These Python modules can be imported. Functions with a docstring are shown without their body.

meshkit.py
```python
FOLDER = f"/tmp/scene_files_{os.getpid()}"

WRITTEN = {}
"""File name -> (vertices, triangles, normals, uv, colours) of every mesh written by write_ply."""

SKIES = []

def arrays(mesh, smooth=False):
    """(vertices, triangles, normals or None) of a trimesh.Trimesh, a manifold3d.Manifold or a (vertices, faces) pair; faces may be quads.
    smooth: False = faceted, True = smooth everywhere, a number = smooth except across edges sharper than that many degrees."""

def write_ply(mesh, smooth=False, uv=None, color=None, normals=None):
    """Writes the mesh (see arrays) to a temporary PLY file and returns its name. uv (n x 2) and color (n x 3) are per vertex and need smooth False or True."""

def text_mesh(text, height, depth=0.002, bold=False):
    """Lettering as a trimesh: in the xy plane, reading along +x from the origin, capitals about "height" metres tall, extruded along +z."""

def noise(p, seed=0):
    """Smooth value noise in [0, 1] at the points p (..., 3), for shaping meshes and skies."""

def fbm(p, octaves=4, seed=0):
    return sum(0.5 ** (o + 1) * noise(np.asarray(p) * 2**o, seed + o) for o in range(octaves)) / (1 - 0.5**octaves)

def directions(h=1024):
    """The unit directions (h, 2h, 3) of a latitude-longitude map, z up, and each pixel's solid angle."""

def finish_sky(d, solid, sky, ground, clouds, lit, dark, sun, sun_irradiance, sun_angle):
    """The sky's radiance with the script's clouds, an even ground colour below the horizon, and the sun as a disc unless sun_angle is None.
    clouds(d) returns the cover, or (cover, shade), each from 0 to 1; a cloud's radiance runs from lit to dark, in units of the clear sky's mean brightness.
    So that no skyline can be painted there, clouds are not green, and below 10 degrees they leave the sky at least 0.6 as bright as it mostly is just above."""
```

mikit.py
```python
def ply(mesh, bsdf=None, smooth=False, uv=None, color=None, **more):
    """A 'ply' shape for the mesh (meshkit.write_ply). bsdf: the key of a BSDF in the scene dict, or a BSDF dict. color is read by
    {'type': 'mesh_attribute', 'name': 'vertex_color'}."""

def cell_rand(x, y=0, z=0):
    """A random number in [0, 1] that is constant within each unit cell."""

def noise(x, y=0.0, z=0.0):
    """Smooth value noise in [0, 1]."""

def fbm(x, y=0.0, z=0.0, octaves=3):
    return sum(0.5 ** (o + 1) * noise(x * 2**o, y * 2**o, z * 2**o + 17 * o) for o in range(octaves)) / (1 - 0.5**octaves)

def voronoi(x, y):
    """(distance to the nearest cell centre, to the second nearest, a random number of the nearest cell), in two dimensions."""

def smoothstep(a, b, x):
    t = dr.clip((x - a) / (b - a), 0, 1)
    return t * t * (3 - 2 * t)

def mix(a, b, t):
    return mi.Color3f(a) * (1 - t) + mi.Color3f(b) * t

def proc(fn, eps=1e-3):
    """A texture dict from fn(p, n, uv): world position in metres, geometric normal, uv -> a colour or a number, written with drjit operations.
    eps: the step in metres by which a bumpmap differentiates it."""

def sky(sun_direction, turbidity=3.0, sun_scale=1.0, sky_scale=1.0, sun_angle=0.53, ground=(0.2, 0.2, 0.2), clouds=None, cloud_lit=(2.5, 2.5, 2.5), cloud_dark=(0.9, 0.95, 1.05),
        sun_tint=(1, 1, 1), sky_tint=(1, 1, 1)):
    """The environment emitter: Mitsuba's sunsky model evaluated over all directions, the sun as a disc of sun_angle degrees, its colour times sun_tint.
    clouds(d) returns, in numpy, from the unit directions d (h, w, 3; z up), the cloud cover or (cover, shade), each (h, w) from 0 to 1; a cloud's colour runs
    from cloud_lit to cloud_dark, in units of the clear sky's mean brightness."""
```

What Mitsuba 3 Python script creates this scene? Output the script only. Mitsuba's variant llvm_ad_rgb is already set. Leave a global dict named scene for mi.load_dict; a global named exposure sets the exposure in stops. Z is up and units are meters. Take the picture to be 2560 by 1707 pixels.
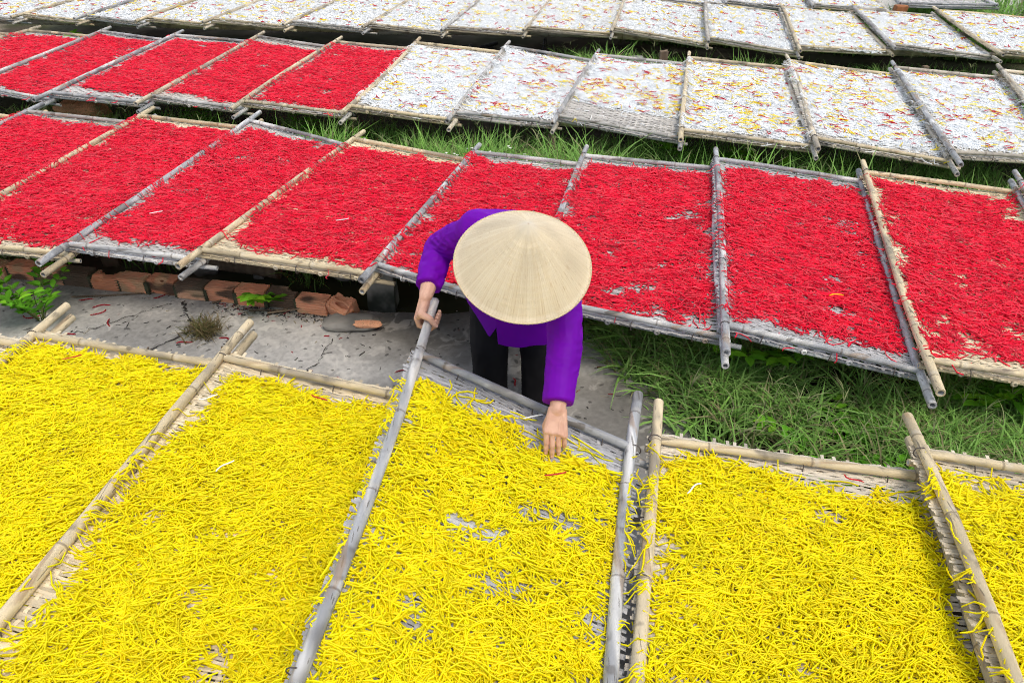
import math, numpy as np, trimesh, manifold3d as m3, drjit as dr, mitsuba as mi, mikit, meshkit
from mikit import proc, noise, fbm, smoothstep, mix, cell_rand
T = mi.ScalarTransform4f
scene, labels = {}, {}
# ------------------------------------------------------------------ camera, light
PITCH, ROLL, CZ = 0.60249, 0.00328, 2.30
scene['camera'] = dict(type='perspective', fov=69.21, fov_axis='x', near_clip=0.05, far_clip=400.0,
    to_world=T().look_at(origin=[0, 0, CZ], target=[0, math.cos(PITCH), CZ - math.sin(PITCH)],
                         up=[math.sin(ROLL), math.sin(PITCH), math.cos(PITCH)]))
scene['sky'] = mikit.sky((0.30, -0.50, 1.0), turbidity=3, sun_scale=0.48, sun_angle=24, sun_tint=(.93, .98, 1.06), clouds=lambda d: 1.0,
                         cloud_lit=(1.85, 2.02, 2.32))
exposure = 1.88

# ------------------------------------------------------------------ materials
def ply(mesh, mat, **kw):
    return mikit.ply(mesh, 'mat_' + mat, **kw)
def bsdf(name, col, rough=0.6, spec=0.3, bump=None, scale=1.0, **kw):
    c = proc(col) if callable(col) else ({'type': 'mesh_attribute', 'name': 'vertex_color'} if col == 'vc' else {'type': 'rgb', 'value': list(col)})
    b = dict(type='principled', base_color=c, roughness=rough, specular=spec, **kw)
    if bump is not None:
        b = dict(type='bumpmap', arbitrary=proc(bump), scale=scale, nested=b)
    scene['mat_' + name] = dict(type='twosided', nested=b)

def bamboo(al, ac):
    def fn(p, n, uv):
        a, t = uv.y, uv.x
        q = (p.x * ac[0] + p.y * al[0], p.x * al[0] + p.y * ac[0], p.z * ac[0])
        s = noise(p.x * ac[0] + 31 * t, p.y * al[0], p.z * ac[0])
        s2 = fbm(p.x * ac[0] * .35, p.y * al[0] * .4 + 40 * t, p.z * ac[0] * .35)
        c = mix((.36, .375, .40), (.60, .505, .335), smoothstep(.25, .75, t))
        c = mix(c, (.72, .72, .71), smoothstep(.50, .70, s2) * smoothstep(.75, .2, t) * .85)
        c = c * (.68 + .55 * s) * (.8 + .4 * noise(dr.floor(a) * 7.3, t * 91))
        c = mix(c, (.10, .085, .07), smoothstep(.62, .8, fbm(p.x * 23 + 7 * t, p.y * 23, p.z * 23)) * .55)
        ck = smoothstep(.80, .86, noise(p.x * ac[0] * 3.1 + 7 * t, p.y * al[0] * .7 + 3 * t, p.z * ac[0] * 3.1))
        c = mix(c, (.09, .075, .06), ck * .7)
        c = mix(c, (.34, .22, .12), smoothstep(.60, .72, fbm(p.x * ac[0] * .5 + 50 * t, p.y * al[0], p.z * ac[0] * .5 + 9)) * .55)
        c = mix(c, (.12, .115, .115), smoothstep(.56, .70, fbm(p.x * 7 + 31 * t, p.y * 7, p.z * 7 + 3.)) * .55)
        k = a - dr.floor(a)
        ring = smoothstep(.016, .003, dr.minimum(k, 1 - k))
        c = mix(c, (.13, .10, .075), ring * .6)
        pale = smoothstep(.09, .045, k) * smoothstep(.01, .035, k)
        return mix(c, (.55, .52, .46), pale * .35)
    return fn
bsdf('bamboo_long', bamboo((5,), (70,)), .5, .35)
bsdf('bamboo_cross', bamboo((70,), (5,)), .5, .35)
bsdf('bamboo_inside', (.05, .04, .03), .9, .1)
bsdf('strip', 'vc', .55, .3)
bsdf('noodle', 'vc', .5, .3)
bsdf('wire', (.10, .085, .08), .6, .3)
scene['mat_leaf'] = dict(type='principledthin', base_color={'type': 'mesh_attribute', 'name': 'vertex_color'}, roughness=.45, diff_trans=.7, spec_trans=0.0)
bsdf('stem', (.10, .13, .04), .7, .2)

def ground_col(p, n, uv):
    a = fbm(p.x * 2.1, p.y * 2.1, 0., 4)
    b = fbm(p.x * 17, p.y * 17, 3., 3)
    c = mix((.05, .04, .03), (.17, .15, .12), smoothstep(.35, .7, a) * .8 + b * .2)
    return mix(c, (.03, .045, .015), smoothstep(.5, .65, fbm(p.x * .9 + 9, p.y * .9, 5., 3)) * .6)
bsdf('soil', ground_col, .95, .1, lambda p, n, uv: fbm(p.x * 40, p.y * 40, 1., 3), .012)

def conc_col(p, n, uv):
    a = fbm(p.x * 1.6, p.y * 1.6 + 4, 0., 4)
    b = fbm(p.x * 60, p.y * 60, 3., 3)
    c = mix((.25, .247, .24), (.48, .475, .46), smoothstep(.3, .72, a) * .85 + .15 * b)
    c = c * (.78 + .44 * b)
    dark = smoothstep(.5, .68, fbm(p.x * 1.3 + 3.3, p.y * 2.0 + 1.7, 8., 4)) * .6
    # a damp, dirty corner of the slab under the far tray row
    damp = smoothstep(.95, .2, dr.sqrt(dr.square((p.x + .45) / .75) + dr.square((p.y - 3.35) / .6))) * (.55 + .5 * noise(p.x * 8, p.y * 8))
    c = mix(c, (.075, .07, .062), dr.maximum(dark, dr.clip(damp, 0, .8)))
    w1, w2 = fbm(p.x * 9, p.y * 9, 31., 3) * 1.6, fbm(p.x * 9, p.y * 9, 57., 3) * 1.6
    d1, _, k1 = mikit.voronoi(p.x * 16 + w1, p.y * 16 + w2)
    spk = smoothstep(.20, .10, d1) * smoothstep(.72, .8, k1) * .75
    c = mix(c, (.05, .05, .05), spk)
    lt = smoothstep(.60, .75, fbm(p.x * 13 + 2 * w1, p.y * 13 + 2 * w2, 19., 3)) * .3
    return mix(c, (.72, .70, .66), lt)
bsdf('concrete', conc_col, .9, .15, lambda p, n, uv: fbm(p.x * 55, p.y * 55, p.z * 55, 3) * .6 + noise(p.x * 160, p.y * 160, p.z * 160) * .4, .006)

def brick_col(p, n, uv):
    t = uv.x
    a = fbm(p.x * 14, p.y * 14, p.z * 14, 3)
    c = mix((.74, .33, .19), (.78, .48, .31), t) * (.75 + .5 * a)
    c = mix(c, (.50, .40, .24), smoothstep(.55, .7, fbm(p.x * 9 + 20 * t, p.y * 9, p.z * 9, 3)) * .55)
    dark = smoothstep(.60, .70, fbm(p.x * 4.5 + 3, p.y * 4.5, p.z * 9 + 11 * t, 3) + .30 * smoothstep(.8, .9, t))
    return mix(c, (.045, .045, .04), dark * .85)
bsdf('brick', brick_col, .85, .15, lambda p, n, uv: fbm(p.x * 90, p.y * 90, p.z * 90, 2), .004)
bsdf('mortar', lambda p, n, uv: mix((.05, .05, .035), (.10, .11, .07), noise(p.x * 40, p.y * 40, p.z * 40)), .95, .05)
bsdf('stone', lambda p, n, uv: mix((.10, .10, .095), (.36, .35, .33), fbm(p.x * 12, p.y * 12, p.z * 12, 4)), .9, .15)
bsdf('post_concrete', lambda p, n, uv: mix((.05, .06, .05), (.30, .30, .28), smoothstep(.3, .7, fbm(p.x * 10, p.y * 10, p.z * 7, 4))), .9, .15)
bsdf('old_wood', lambda p, n, uv: mix((.09, .065, .045), (.26, .2, .145), fbm(p.x * 40, p.y * 40, p.z * 5, 3)), .8, .15)
bsdf('red_wood', lambda p, n, uv: mix((.22, .08, .03), (.42, .18, .08), fbm(p.x * 40, p.y * 40, p.z * 5, 3)), .7, .2)
bsdf('dark_wood', lambda p, n, uv: mix((.012, .011, .011), (.05, .048, .046), fbm(p.x * 20, p.y * 20, p.z * 20, 3)), .7, .3)
bsdf('litter', 'vc', .7, .25)
# woman
bsdf('skin', lambda p, n, uv: mix((.52, .27, .19), (.74, .48, .37), fbm(p.x * 45, p.y * 45, p.z * 45, 3)), .48, .4, lambda p, n, uv: fbm(p.x * 160, p.y * 160, p.z * 90, 2), .0016)
bsdf('nail', (.70, .42, .36), .35, .45)
bsdf('hair', (.012, .010, .009), .5, .4)
def cloth_bump(p, n, uv):
    return noise(p.x * 900, p.y * 900, p.z * 900)
bsdf('purple_cloth', lambda p, n, uv: mix((.125, .0012, .34), (.17, .002, .43), fbm(p.x * 9, p.y * 9, p.z * 9, 3)), .6, .12, sheen=.25, sheen_tint=1.0)
bsdf('black_cloth', lambda p, n, uv: mix((.006, .006, .008), (.013, .013, .016), fbm(p.x * 25, p.y * 25, p.z * 25, 3)), .75, .2, sheen=.15)
bsdf('sandal', (.06, .04, .03), .7, .2)
def hat_col(p, n, uv):
    a, r = uv.x, uv.y
    ring = r * 15.5
    k = ring - dr.floor(ring)
    aw = a * 150 + 1.6 * noise(a * 60, r * 2.5)
    leaf = dr.floor(aw)
    ln = aw - leaf
    c = mix((.69, .58, .40), (.78, .69, .52), cell_rand(leaf, 3) * .6 + .4 * noise(a * 260, r * 4))
    c = mix(c, (.52, .36, .17), smoothstep(.14, .03, dr.minimum(ln, 1 - ln)) * .32 * smoothstep(.03, .25, r))
    hoop = smoothstep(.22, .05, dr.minimum(k, 1 - k)) * smoothstep(.08, .2, r)
    c = mix(c, (.76, .64, .42), hoop * .13)
    c = mix(c, (.46, .30, .12), smoothstep(.80, .9, noise(a * 420, r * 9, 5.)) * .30)
    c = c * (.9 + .2 * noise(a * 14, r * 3, 2.))
    return mix(c, (.72, .66, .55), smoothstep(.22, .0, r) * .7)
def hat_bump(p, n, uv):
    a, r = uv.x, uv.y
    ln = a * 150 - dr.floor(a * 150)
    k = r * 15.5 - dr.floor(r * 15.5)
    return smoothstep(.0, .2, ln) * smoothstep(1.0, .8, ln) * .9 + smoothstep(.3, .0, dr.minimum(k, 1 - k)) * .22
bsdf('hat_leaf', hat_col, .42, .4, hat_bump, .0022)
bsdf('hat_thread', (.62, .52, .36), .7, .2)

# ------------------------------------------------------------------ helpers
def numbered(name):
    if name not in used:
        used[name] = 1; return name
    k = f'{name}_{used[name]:03d}'; used[name] += 1
    return k
used = {}
def thing(name, label, cat, group=None, kind=None):
    key = numbered(name)
    labels[key] = {'label': label, 'category': cat}
    if group: labels[key]['group'] = group
    if kind: labels[key]['kind'] = kind
    return key
def part(holder, name, mesh, mat, smooth=False, label=None, kind=None, **kw):
    key = numbered(holder + '__' + name)
    scene[key] = ply(mesh, mat, smooth=smooth, **kw)
    if label or kind:
        labels[key] = {k: v for k, v in (('label', label), ('kind', kind)) if v}
    return key
def solid(name, mesh, mat, label, cat, group=None, kind=None, smooth=False, **kw):
    key = thing(name, label, cat, group, kind)
    scene[key] = ply(mesh, mat, smooth=smooth, **kw)
    return key
def struct(name, mesh, mat, smooth=False, **kw):
    scene[name] = ply(mesh, mat, smooth=smooth, **kw)
    labels[name] = {'kind': 'structure', 'label': kw.pop('label', name.replace('_', ' ')), }
V3 = lambda *a: np.array(a, float)
def unit(v): return v / (np.linalg.norm(v) + 1e-12)

def pole_mesh(p0, p1, r0, r1, rng, tone, node=.33, sides=9, bend=.01, hollow=True):
    """bamboo culm: outer skin with swollen nodes, cut ends, hollow bore. uv = (tone, node index)"""
    p0, p1 = np.asarray(p0, float), np.asarray(p1, float)
    L = np.linalg.norm(p1 - p0); d = (p1 - p0) / L
    a = unit(np.cross(d, [0, 0, 1.])); b = np.cross(a, d)
    off = rng.uniform(.15, .85)
    s = [0, L]
    nn = np.arange(math.ceil(off), L / node + off)
    for k in nn:
        x = (k - off) * node
        s += [x - .014, x, x + .010]
    s = np.array(sorted(x for x in set(s) if 0 <= x <= L))
    at_node = np.abs(((s / node + off) + .5) % 1 - .5) * node < .002
    rad = (r0 + (r1 - r0) * s / L) * (1 + .085 * at_node) * (1 + rng.normal(0, .015, len(s)))
    ph = rng.uniform(0, 6.28, 2); am = rng.normal(0, bend * 1.35, 2)
    c = p0 + s[:, None] * d + (np.sin(np.pi * s / L) * am[0])[:, None] * a + (np.sin(np.pi * s / L) * am[1] * .5)[:, None] * b \
        + (np.sin(2 * np.pi * s / L + ph[0]) * am[0] * .35)[:, None] * a
    th = np.arange(sides) * 2 * np.pi / sides
    ring = np.cos(th)[:, None] * a + np.sin(th)[:, None] * b
    V = c[:, None] + rad[:, None, None] * ring[None]
    n = len(s)
    def grid(n, o):
        i, j = np.meshgrid(np.arange(n - 1), np.arange(sides), indexing='ij'); j2 = (j + 1) % sides
        q = np.stack([i * sides + j, i * sides + j2, (i + 1) * sides + j2, (i + 1) * sides + j], -1).reshape(-1, 4) + o
        return np.vstack([q[:, [0, 2, 1]], q[:, [0, 3, 2]]])
    Vs, Fs, UV = [V.reshape(-1, 3)], [grid(n, 0)], [np.stack([np.full(n * sides, tone), np.repeat(s / node + off, sides)], 1)]
    o = n * sides
    for e, i0, sg in ((0, 0, -1), (1, n - 1, 1)):
        rr = rad[i0]; cc = c[i0]
        prof = [(rr, 0), (rr * .62, 0), (rr * .62, 0), (rr * .5, -.03), (0.001, -.03)] if hollow else [(rr, 0), (0.001, 0)]
        P = np.array([cc + d * sg * z + r_ * ring for r_, z in prof]).reshape(-1, 3)
        f = grid(len(prof), o)
        Vs.append(P); Fs.append(f if sg > 0 else f[:, ::-1])
        tv = np.array([tone, tone, .0, .0, .0][:len(prof)])
        UV.append(np.stack([np.repeat(tv, sides), np.full(len(P), .5)], 1)); o += len(P)
    return (np.vstack(Vs), np.vstack(Fs)[:, ::-1]), np.vstack(UV)
def add_pole(holder, name, p0, p1, r0, r1, rng, tone, long=True, label=None, **kw):
    m, uv = pole_mesh(p0, p1, r0, r1, rng, tone, **kw)
    return part(holder, name, m, 'bamboo_long' if long else 'bamboo_cross', True, uv=uv, label=label)
def torus(c, axis, R, r, n=14, k=5, squash=None):
    axis = unit(np.asarray(axis, float)); a = unit(np.cross(axis, [0.3, .2, 1.])); b = np.cross(axis, a)
    t, s = np.meshgrid(np.arange(n) * 2 * np.pi / n, np.arange(k) * 2 * np.pi / k, indexing='ij')
    rad = np.cos(t)[..., None] * a + np.sin(t)[..., None] * b
    V = c + rad * (R + r * np.cos(s))[..., None] + axis * (r * np.sin(s))[..., None]
    i, j = np.meshgrid(np.arange(n), np.arange(k), indexing='ij'); i2, j2 = (i + 1) % n, (j + 1) % k
    q = np.stack([i * k + j, i2 * k + j, i2 * k + j2, i * k + j2], -1).reshape(-1, 4)
    return V.reshape(-1, 3), np.vstack([q[:, :3], q[:, [0, 2, 3]]])
def cat(ms):
    v, f, o = [], [], 0
    for a, b in ms:
        v.append(a); f.append(np.asarray(b) + o); o += len(a)
    return np.vstack(v), np.vstack(f)

# ------------------------------------------------------------------ setting
GZ, GS = .12, .948      # the ground's level; ground plans below are drawn for level 0 and brought in to match
xs = np.concatenate([np.linspace(-90, -9, 14), np.linspace(-8, 8, 161), np.linspace(9, 90, 14)])
ys = np.concatenate([np.linspace(-40, -2, 8), np.linspace(-1, 15, 161), np.linspace(17, 150, 18)])
X, Y = np.meshgrid(xs, ys, indexing='ij')
Z = (meshkit.fbm(np.stack([X * .9, Y * .9, X * 0], -1), 4, 3) - .55) * .09 - .02
slabmask = (X > -6) & (X < 1.6) & (Y > -3) & (Y < 4.2)
Z = np.where(slabmask, np.minimum(Z, -.03), Z) + GZ
nx, ny = X.shape
i, j = np.meshgrid(np.arange(nx - 1), np.arange(ny - 1), indexing='ij')
q = np.stack([i * ny + j, (i + 1) * ny + j, (i + 1) * ny + j + 1, i * ny + j + 1], -1).reshape(-1, 4)
struct('ground', (np.stack([X, Y, Z], -1).reshape(-1, 3), q), 'soil', True)

def slab(poly, z, th, rough=.03, seed=0, res=.12):
    from shapely.geometry import Polygon
    p = Polygon(np.array(poly) * GS).segmentize(res)
    xy = np.array(p.exterior.coords)[:-1]
    xy = xy + (np.stack([meshkit.fbm(np.c_[xy * 2.5, xy[:, :1] * 0 + k], 4, seed) for k in (1, 9)], 1) - .5) * rough * 4
    m = trimesh.creation.extrude_polygon(Polygon(xy).buffer(0), th, engine='earcut')
    m.apply_translation([0, 0, z - th + GZ])
    return m
struct('concrete_path', slab([(-7, -2.5), (.95, -2.5), (.85, 1.8), (.80, 2.75), (.62, 3.05), (.42, 3.55), (.2, 3.70), (-.75, 3.60), (-2.6, 4.0), (-3.2, 4.2), (-7, 4.8)], .012, .09), 'concrete')
struct('concrete_yard', slab([(4.2, 11.2), (12, 9.6), (14, 18), (3, 19)], .03, .1, .08), 'concrete')

# crack across the slab: a thin jagged gap
rngc = np.random.default_rng(5)
def crack(pts, w):
    pts = np.array(pts, float) * GS; out = []
    for a, b in zip(pts[:-1], pts[1:]):
        n = 12
        for t in np.arange(n) / n:
            out.append(a + (b - a) * t + rngc.normal(0, .010, 2))
    out = np.array(out + [pts[-1]])
    d = np.gradient(out, axis=0); nrm = np.stack([-d[:, 1], d[:, 0]], 1); nrm /= np.linalg.norm(nrm, axis=1, keepdims=True)
    ww = w * rngc.uniform(.35, 1.3, len(out))[:, None]
    A, B = out + nrm * ww, out - nrm * ww
    v = np.c_[np.vstack([A, B]), np.full(2 * len(out), .0165 + GZ)]; n = len(out)
    k = np.arange(n - 1)
    return v, np.vstack([np.stack([k, k + n, k + 1], 1), np.stack([k + 1, k + n, k + n + 1], 1)])
scene['crack'] = ply(cat([crack([(-2.02, 3.02), (-1.93, 3.24), (-1.79, 3.45), (-1.87, 3.61), (-1.93, 3.75)], .006), crack([(-1.80, 3.46), (-1.66, 3.52)], .003),
                                crack([(-2.9, 3.05), (-2.6, 3.35), (-2.35, 3.45), (-2.02, 3.72)], .0025), crack([(-1.25, 2.65), (-1.05, 3.0), (-.98, 3.35)], .003), crack([(.70, 2.30), (.66, 2.62), (.78, 2.82)], .006)]), 'dark_wood')
labels['crack'] = {'kind': 'structure', 'label': 'jagged dark cracks in the grey concrete'}

# ------------------------------------------------------------------ noodle strands
def strands(a, b, h, th, L, r, rng, segs, sides, bendy=1.0, flat=1.0, drape=None):
    """N strands in tray coordinates (a across, b along, h up) -> vertices (N, segs+1, sides, 3), faces of one strand"""
    N = len(a)
    s = np.linspace(-.5, .5, segs + 1)
    k1 = rng.normal(0, 1.0, N) * bendy
    k2 = rng.normal(0, 1.6, N) * bendy
    kink = rng.uniform(-.4, .4, N); ka = rng.normal(0, .55, N) * bendy
    ang = th[:, None] + k1[:, None] * s + k2[:, None] * (s ** 2 - .08) * 2 + ka[:, None] * (s[None] > kink[:, None])
    ds = (L / segs)[:, None]
    dx, dy = np.cos(ang), np.sin(ang)
    mx = (dx[:, 1:] + dx[:, :-1]) * .5 * ds; my = (dy[:, 1:] + dy[:, :-1]) * .5 * ds
    px = np.concatenate([np.zeros((N, 1)), np.cumsum(mx, 1)], 1); py = np.concatenate([np.zeros((N, 1)), np.cumsum(my, 1)], 1)
    px += (a - px.mean(1))[:, None]; py += (b - py.mean(1))[:, None]
    tilt = rng.normal(0, .10, N)
    arch = rng.normal(.0, .10, N)
    pz = h[:, None] + tilt[:, None] * s * L[:, None] + arch[:, None] * (s ** 2 - .1) * L[:, None]
    pz = np.maximum(pz, r[:, None] * .9)
    if drape is not None:
        pz = np.maximum(pz, drape(px, py) + r[:, None])
    taper = np.where(np.abs(s) > .49, .75, 1.0)
    al = np.arange(sides) * 2 * np.pi / sides + np.pi / 2
    ca, sa = np.cos(al), np.sin(al)
    R = (r[:, None] * taper[None])[..., None]
    V = np.stack([px[..., None] - dy[..., None] * R * ca, py[..., None] + dx[..., None] * R * ca, pz[..., None] + R * sa * flat], -1)
    i, j = np.meshgrid(np.arange(segs), np.arange(sides), indexing='ij'); j2 = (j + 1) % sides
    q = np.stack([i * sides + j, i * sides + j2, (i + 1) * sides + j2, (i + 1) * sides + j], -1).reshape(-1, 4)
    F = np.vstack([q[:, [0, 2, 1]], q[:, [0, 3, 2]]])
    return V, F[:, ::-1]
def join(V, F):
    N = len(V); n = V.shape[1] * V.shape[2]
    return V.reshape(-1, 3), (F[None] + (np.arange(N) * n)[:, None, None]).reshape(-1, 3)

YEL, RED, WHT = V3(.88, .80, .002), V3(.86, .006, .046), V3(.87, .905, .945)
def strand_colour(kind, N, rng, mod=1.):
    if kind == 'yellow':
        c = YEL * np.where(rng.uniform(0, 1, (N, 1)) < .3, rng.uniform(.76, .9, (N, 1)), rng.uniform(.92, 1.06, (N, 1))) * np.stack([np.ones(N), rng.uniform(.92, 1.05, N), np.ones(N)], 1)
    elif kind == 'red':
        c = RED * np.where(rng.uniform(0, 1, (N, 1)) < .4, rng.uniform(.60, .82, (N, 1)), rng.uniform(.88, 1.08, (N, 1)))
        d = (rng.uniform(0, 1, (N, 1)) ** 3) * .5
        c = c * (1 - d) + V3(.85, .16, .20) * d
    else:
        c = WHT * np.where(rng.uniform(0, 1, (N, 1)) < .45, rng.uniform(.74, .92, (N, 1)), rng.uniform(.95, 1.08, (N, 1)))
        k = rng.uniform(0, 1, N)
        y, r = k < kind[1] * mod, (k > .5) & (k < .5 + kind[2] * mod)
        c[y] = V3(.90, .72, .02) * rng.uniform(.85, 1.05, (y.sum(), 1)); c[r] = V3(.55, .003, .02) * rng.uniform(.75, 1.0, (r.sum(), 1))
    return np.clip(c, 0, .95)

# ------------------------------------------------------------------ trays
ROWS = {'front': 'front row of yellow noodles', 'second': 'second row from the camera', 'third': 'third row from the camera', 'fourth': 'fourth row from the camera', 'far': 'farthest row'}
ORD = 'first second third fourth fifth sixth seventh eighth ninth tenth eleventh twelfth thirteenth fourteenth fifteenth sixteenth'.split()
loose = {'yellow': [], 'red': []}
NOODLE_GROUPS = {}
def tray(row, label, nlabel, Ln, Lf, Rn, Rf, tone, kind, seed, t0=.09, t1=.925, lod=0, cov=(.03, .97, .05, .96), holes=.3, dens=1.0, over=.05, rp=.0188, bare_front=0., group=None, ext=None):
    rng = np.random.default_rng(seed)
    Ln, Lf, Rn, Rf = (np.asarray(x, float) for x in (Ln, Lf, Rn, Rf))
    W = .5 * (np.linalg.norm(Rn - Ln) + np.linalg.norm(Rf - Lf)); Lp = np.linalg.norm(Lf - Ln)
    sag = rng.uniform(.004, .016)
    def P(a, b, h):
        u, v = np.asarray(a) / W, np.asarray(b) / Lp
        u, v = u[..., None], v[..., None]
        X = (1 - u) * ((1 - v) * Ln + v * Lf) + u * ((1 - v) * Rn + v * Rf)
        X = X.copy()
        uu = np.clip(u[..., 0], 0, 1); X[..., 2] += h - rp - sag * 4 * uu * (1 - uu)
        return X
    tl, tr, tm, tb = (np.clip(x + rng.normal(0, .06), 0, 1) for x in tone)
    key = thing('bamboo_tray', label, 'drying tray', group or ROWS.get(row, row))
    sides = (10, 8, 6)[lod]
    nd = rng.uniform(.28, .38)
    add_pole(key, 'side_pole', Ln, Lf, rp * 1.08, rp * .95, rng, tl, node=nd, sides=sides, bend=.010)
    add_pole(key, 'side_pole', Rn, Rf, rp * .98, rp * 1.05, rng, tr, node=nd * 1.1, sides=sides, bend=.010)
    b0, b1 = t0 * Lp, t1 * Lp
    br = rp * .78
    for nm, b in (('cross_bar', b0), ('cross_bar', b1)):
        add_pole(key, nm, P(V3(.012)[0], b, br + .004), P(np.array(W - .012), b, br + .004), br, br * 1.04, rng, tb, False, node=nd * 1.2, sides=sides, bend=.003)
    bx = rng.uniform(.03, .09)
    for nm, b in (('lower_bar', b0 + .006), ('lower_bar', b1 - .006)) if lod < 2 else (('lower_bar', b0 + .006),):
        add_pole(key, nm, P(np.array(-.03), b, -br * 1.05 - .008), P(np.array(W + bx), b, -br * 1.05 - .008), br * .9, br * .9, rng, np.clip(tb + rng.normal(0, .1), 0, 1), False, node=nd, sides=sides, bend=.003)
    # wire ties and lashings
    if lod < 2:
        ws = []
        for (p0, p1) in ((Ln, Lf), (Rn, Rf)):
            for t in ((t0, t1, .36, .64) if lod == 0 else (t0, t1)):
                t = t + rng.normal(0, .012) * (t not in (t0, t1))
                ws.append((p0 * (1 - t) + p1 * t, p1 - p0 + rng.normal(0, .12, 3) * Lp, rp * 1.13))
        for b in (b0, b1):
            for f in ((.2, .55, .86) if lod == 0 else (.35, .75)):
                ws.append((P(np.array(f * W), b, -.004), Rn - Ln + rng.normal(0, .08, 3), br * 1.85))
        for k, (c, ax, R) in enumerate(ws):
            part(key, 'wire_tie', torus(c, ax, R, .0022 if lod == 0 else .003, 12, 4), 'wire', True)
        for f in (.17, .42, .66, .88):
            c = P(np.array((f + rng.normal(0, .02)) * W), b0 - br * .9, -.010)
            m = torus(c, V3(.2, 1, .15), .0085, .0062, 9, 5)
            part(key, 'strip_lashing', m, 'bamboo_cross', True, uv=np.full((len(m[0]), 2), (np.clip(tb * .7 + .1, 0, 1), .5)))
    # woven mat
    pitch = (.0105, .014, .022)[lod]
    bm0, bm1 = b0 - .014, b1 + (ext if ext is not None else (.06 if row == 'front' else .028) if lod < 2 else .02)
    n = int((bm1 - bm0) / pitch); nw = (24, 20, 12)[lod]
    M = nw + 1
    base = np.array([.45, .46, .49]) * (1 - tm) + np.array([.76, .65, .45]) * tm
    # weft: strips across
    bb = bm0 + (np.arange(n) + .5) * (bm1 - bm0) / n
    aa = np.linspace(0, 1, M)
    lo = -.021 + rng.normal(0, .005, n); hi = W + .012 + rng.normal(0, .008, n)
    A = lo[:, None] + (hi - lo)[:, None] * aa
    wig = np.cumsum(rng.normal(0, .0006, (n, M)), 1)
    Bc = bb[:, None] + wig + rng.normal(0, .0012, (n, 1))
    par = ((np.arange(n)[:, None] + np.arange(M)[None] * 2) % 4 < 2) * 2 - 1
    H = par * .0022 + rng.normal(0, .0006, (n, M))
    wd = pitch * rng.uniform(.45, .53, (n, 1))
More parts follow.
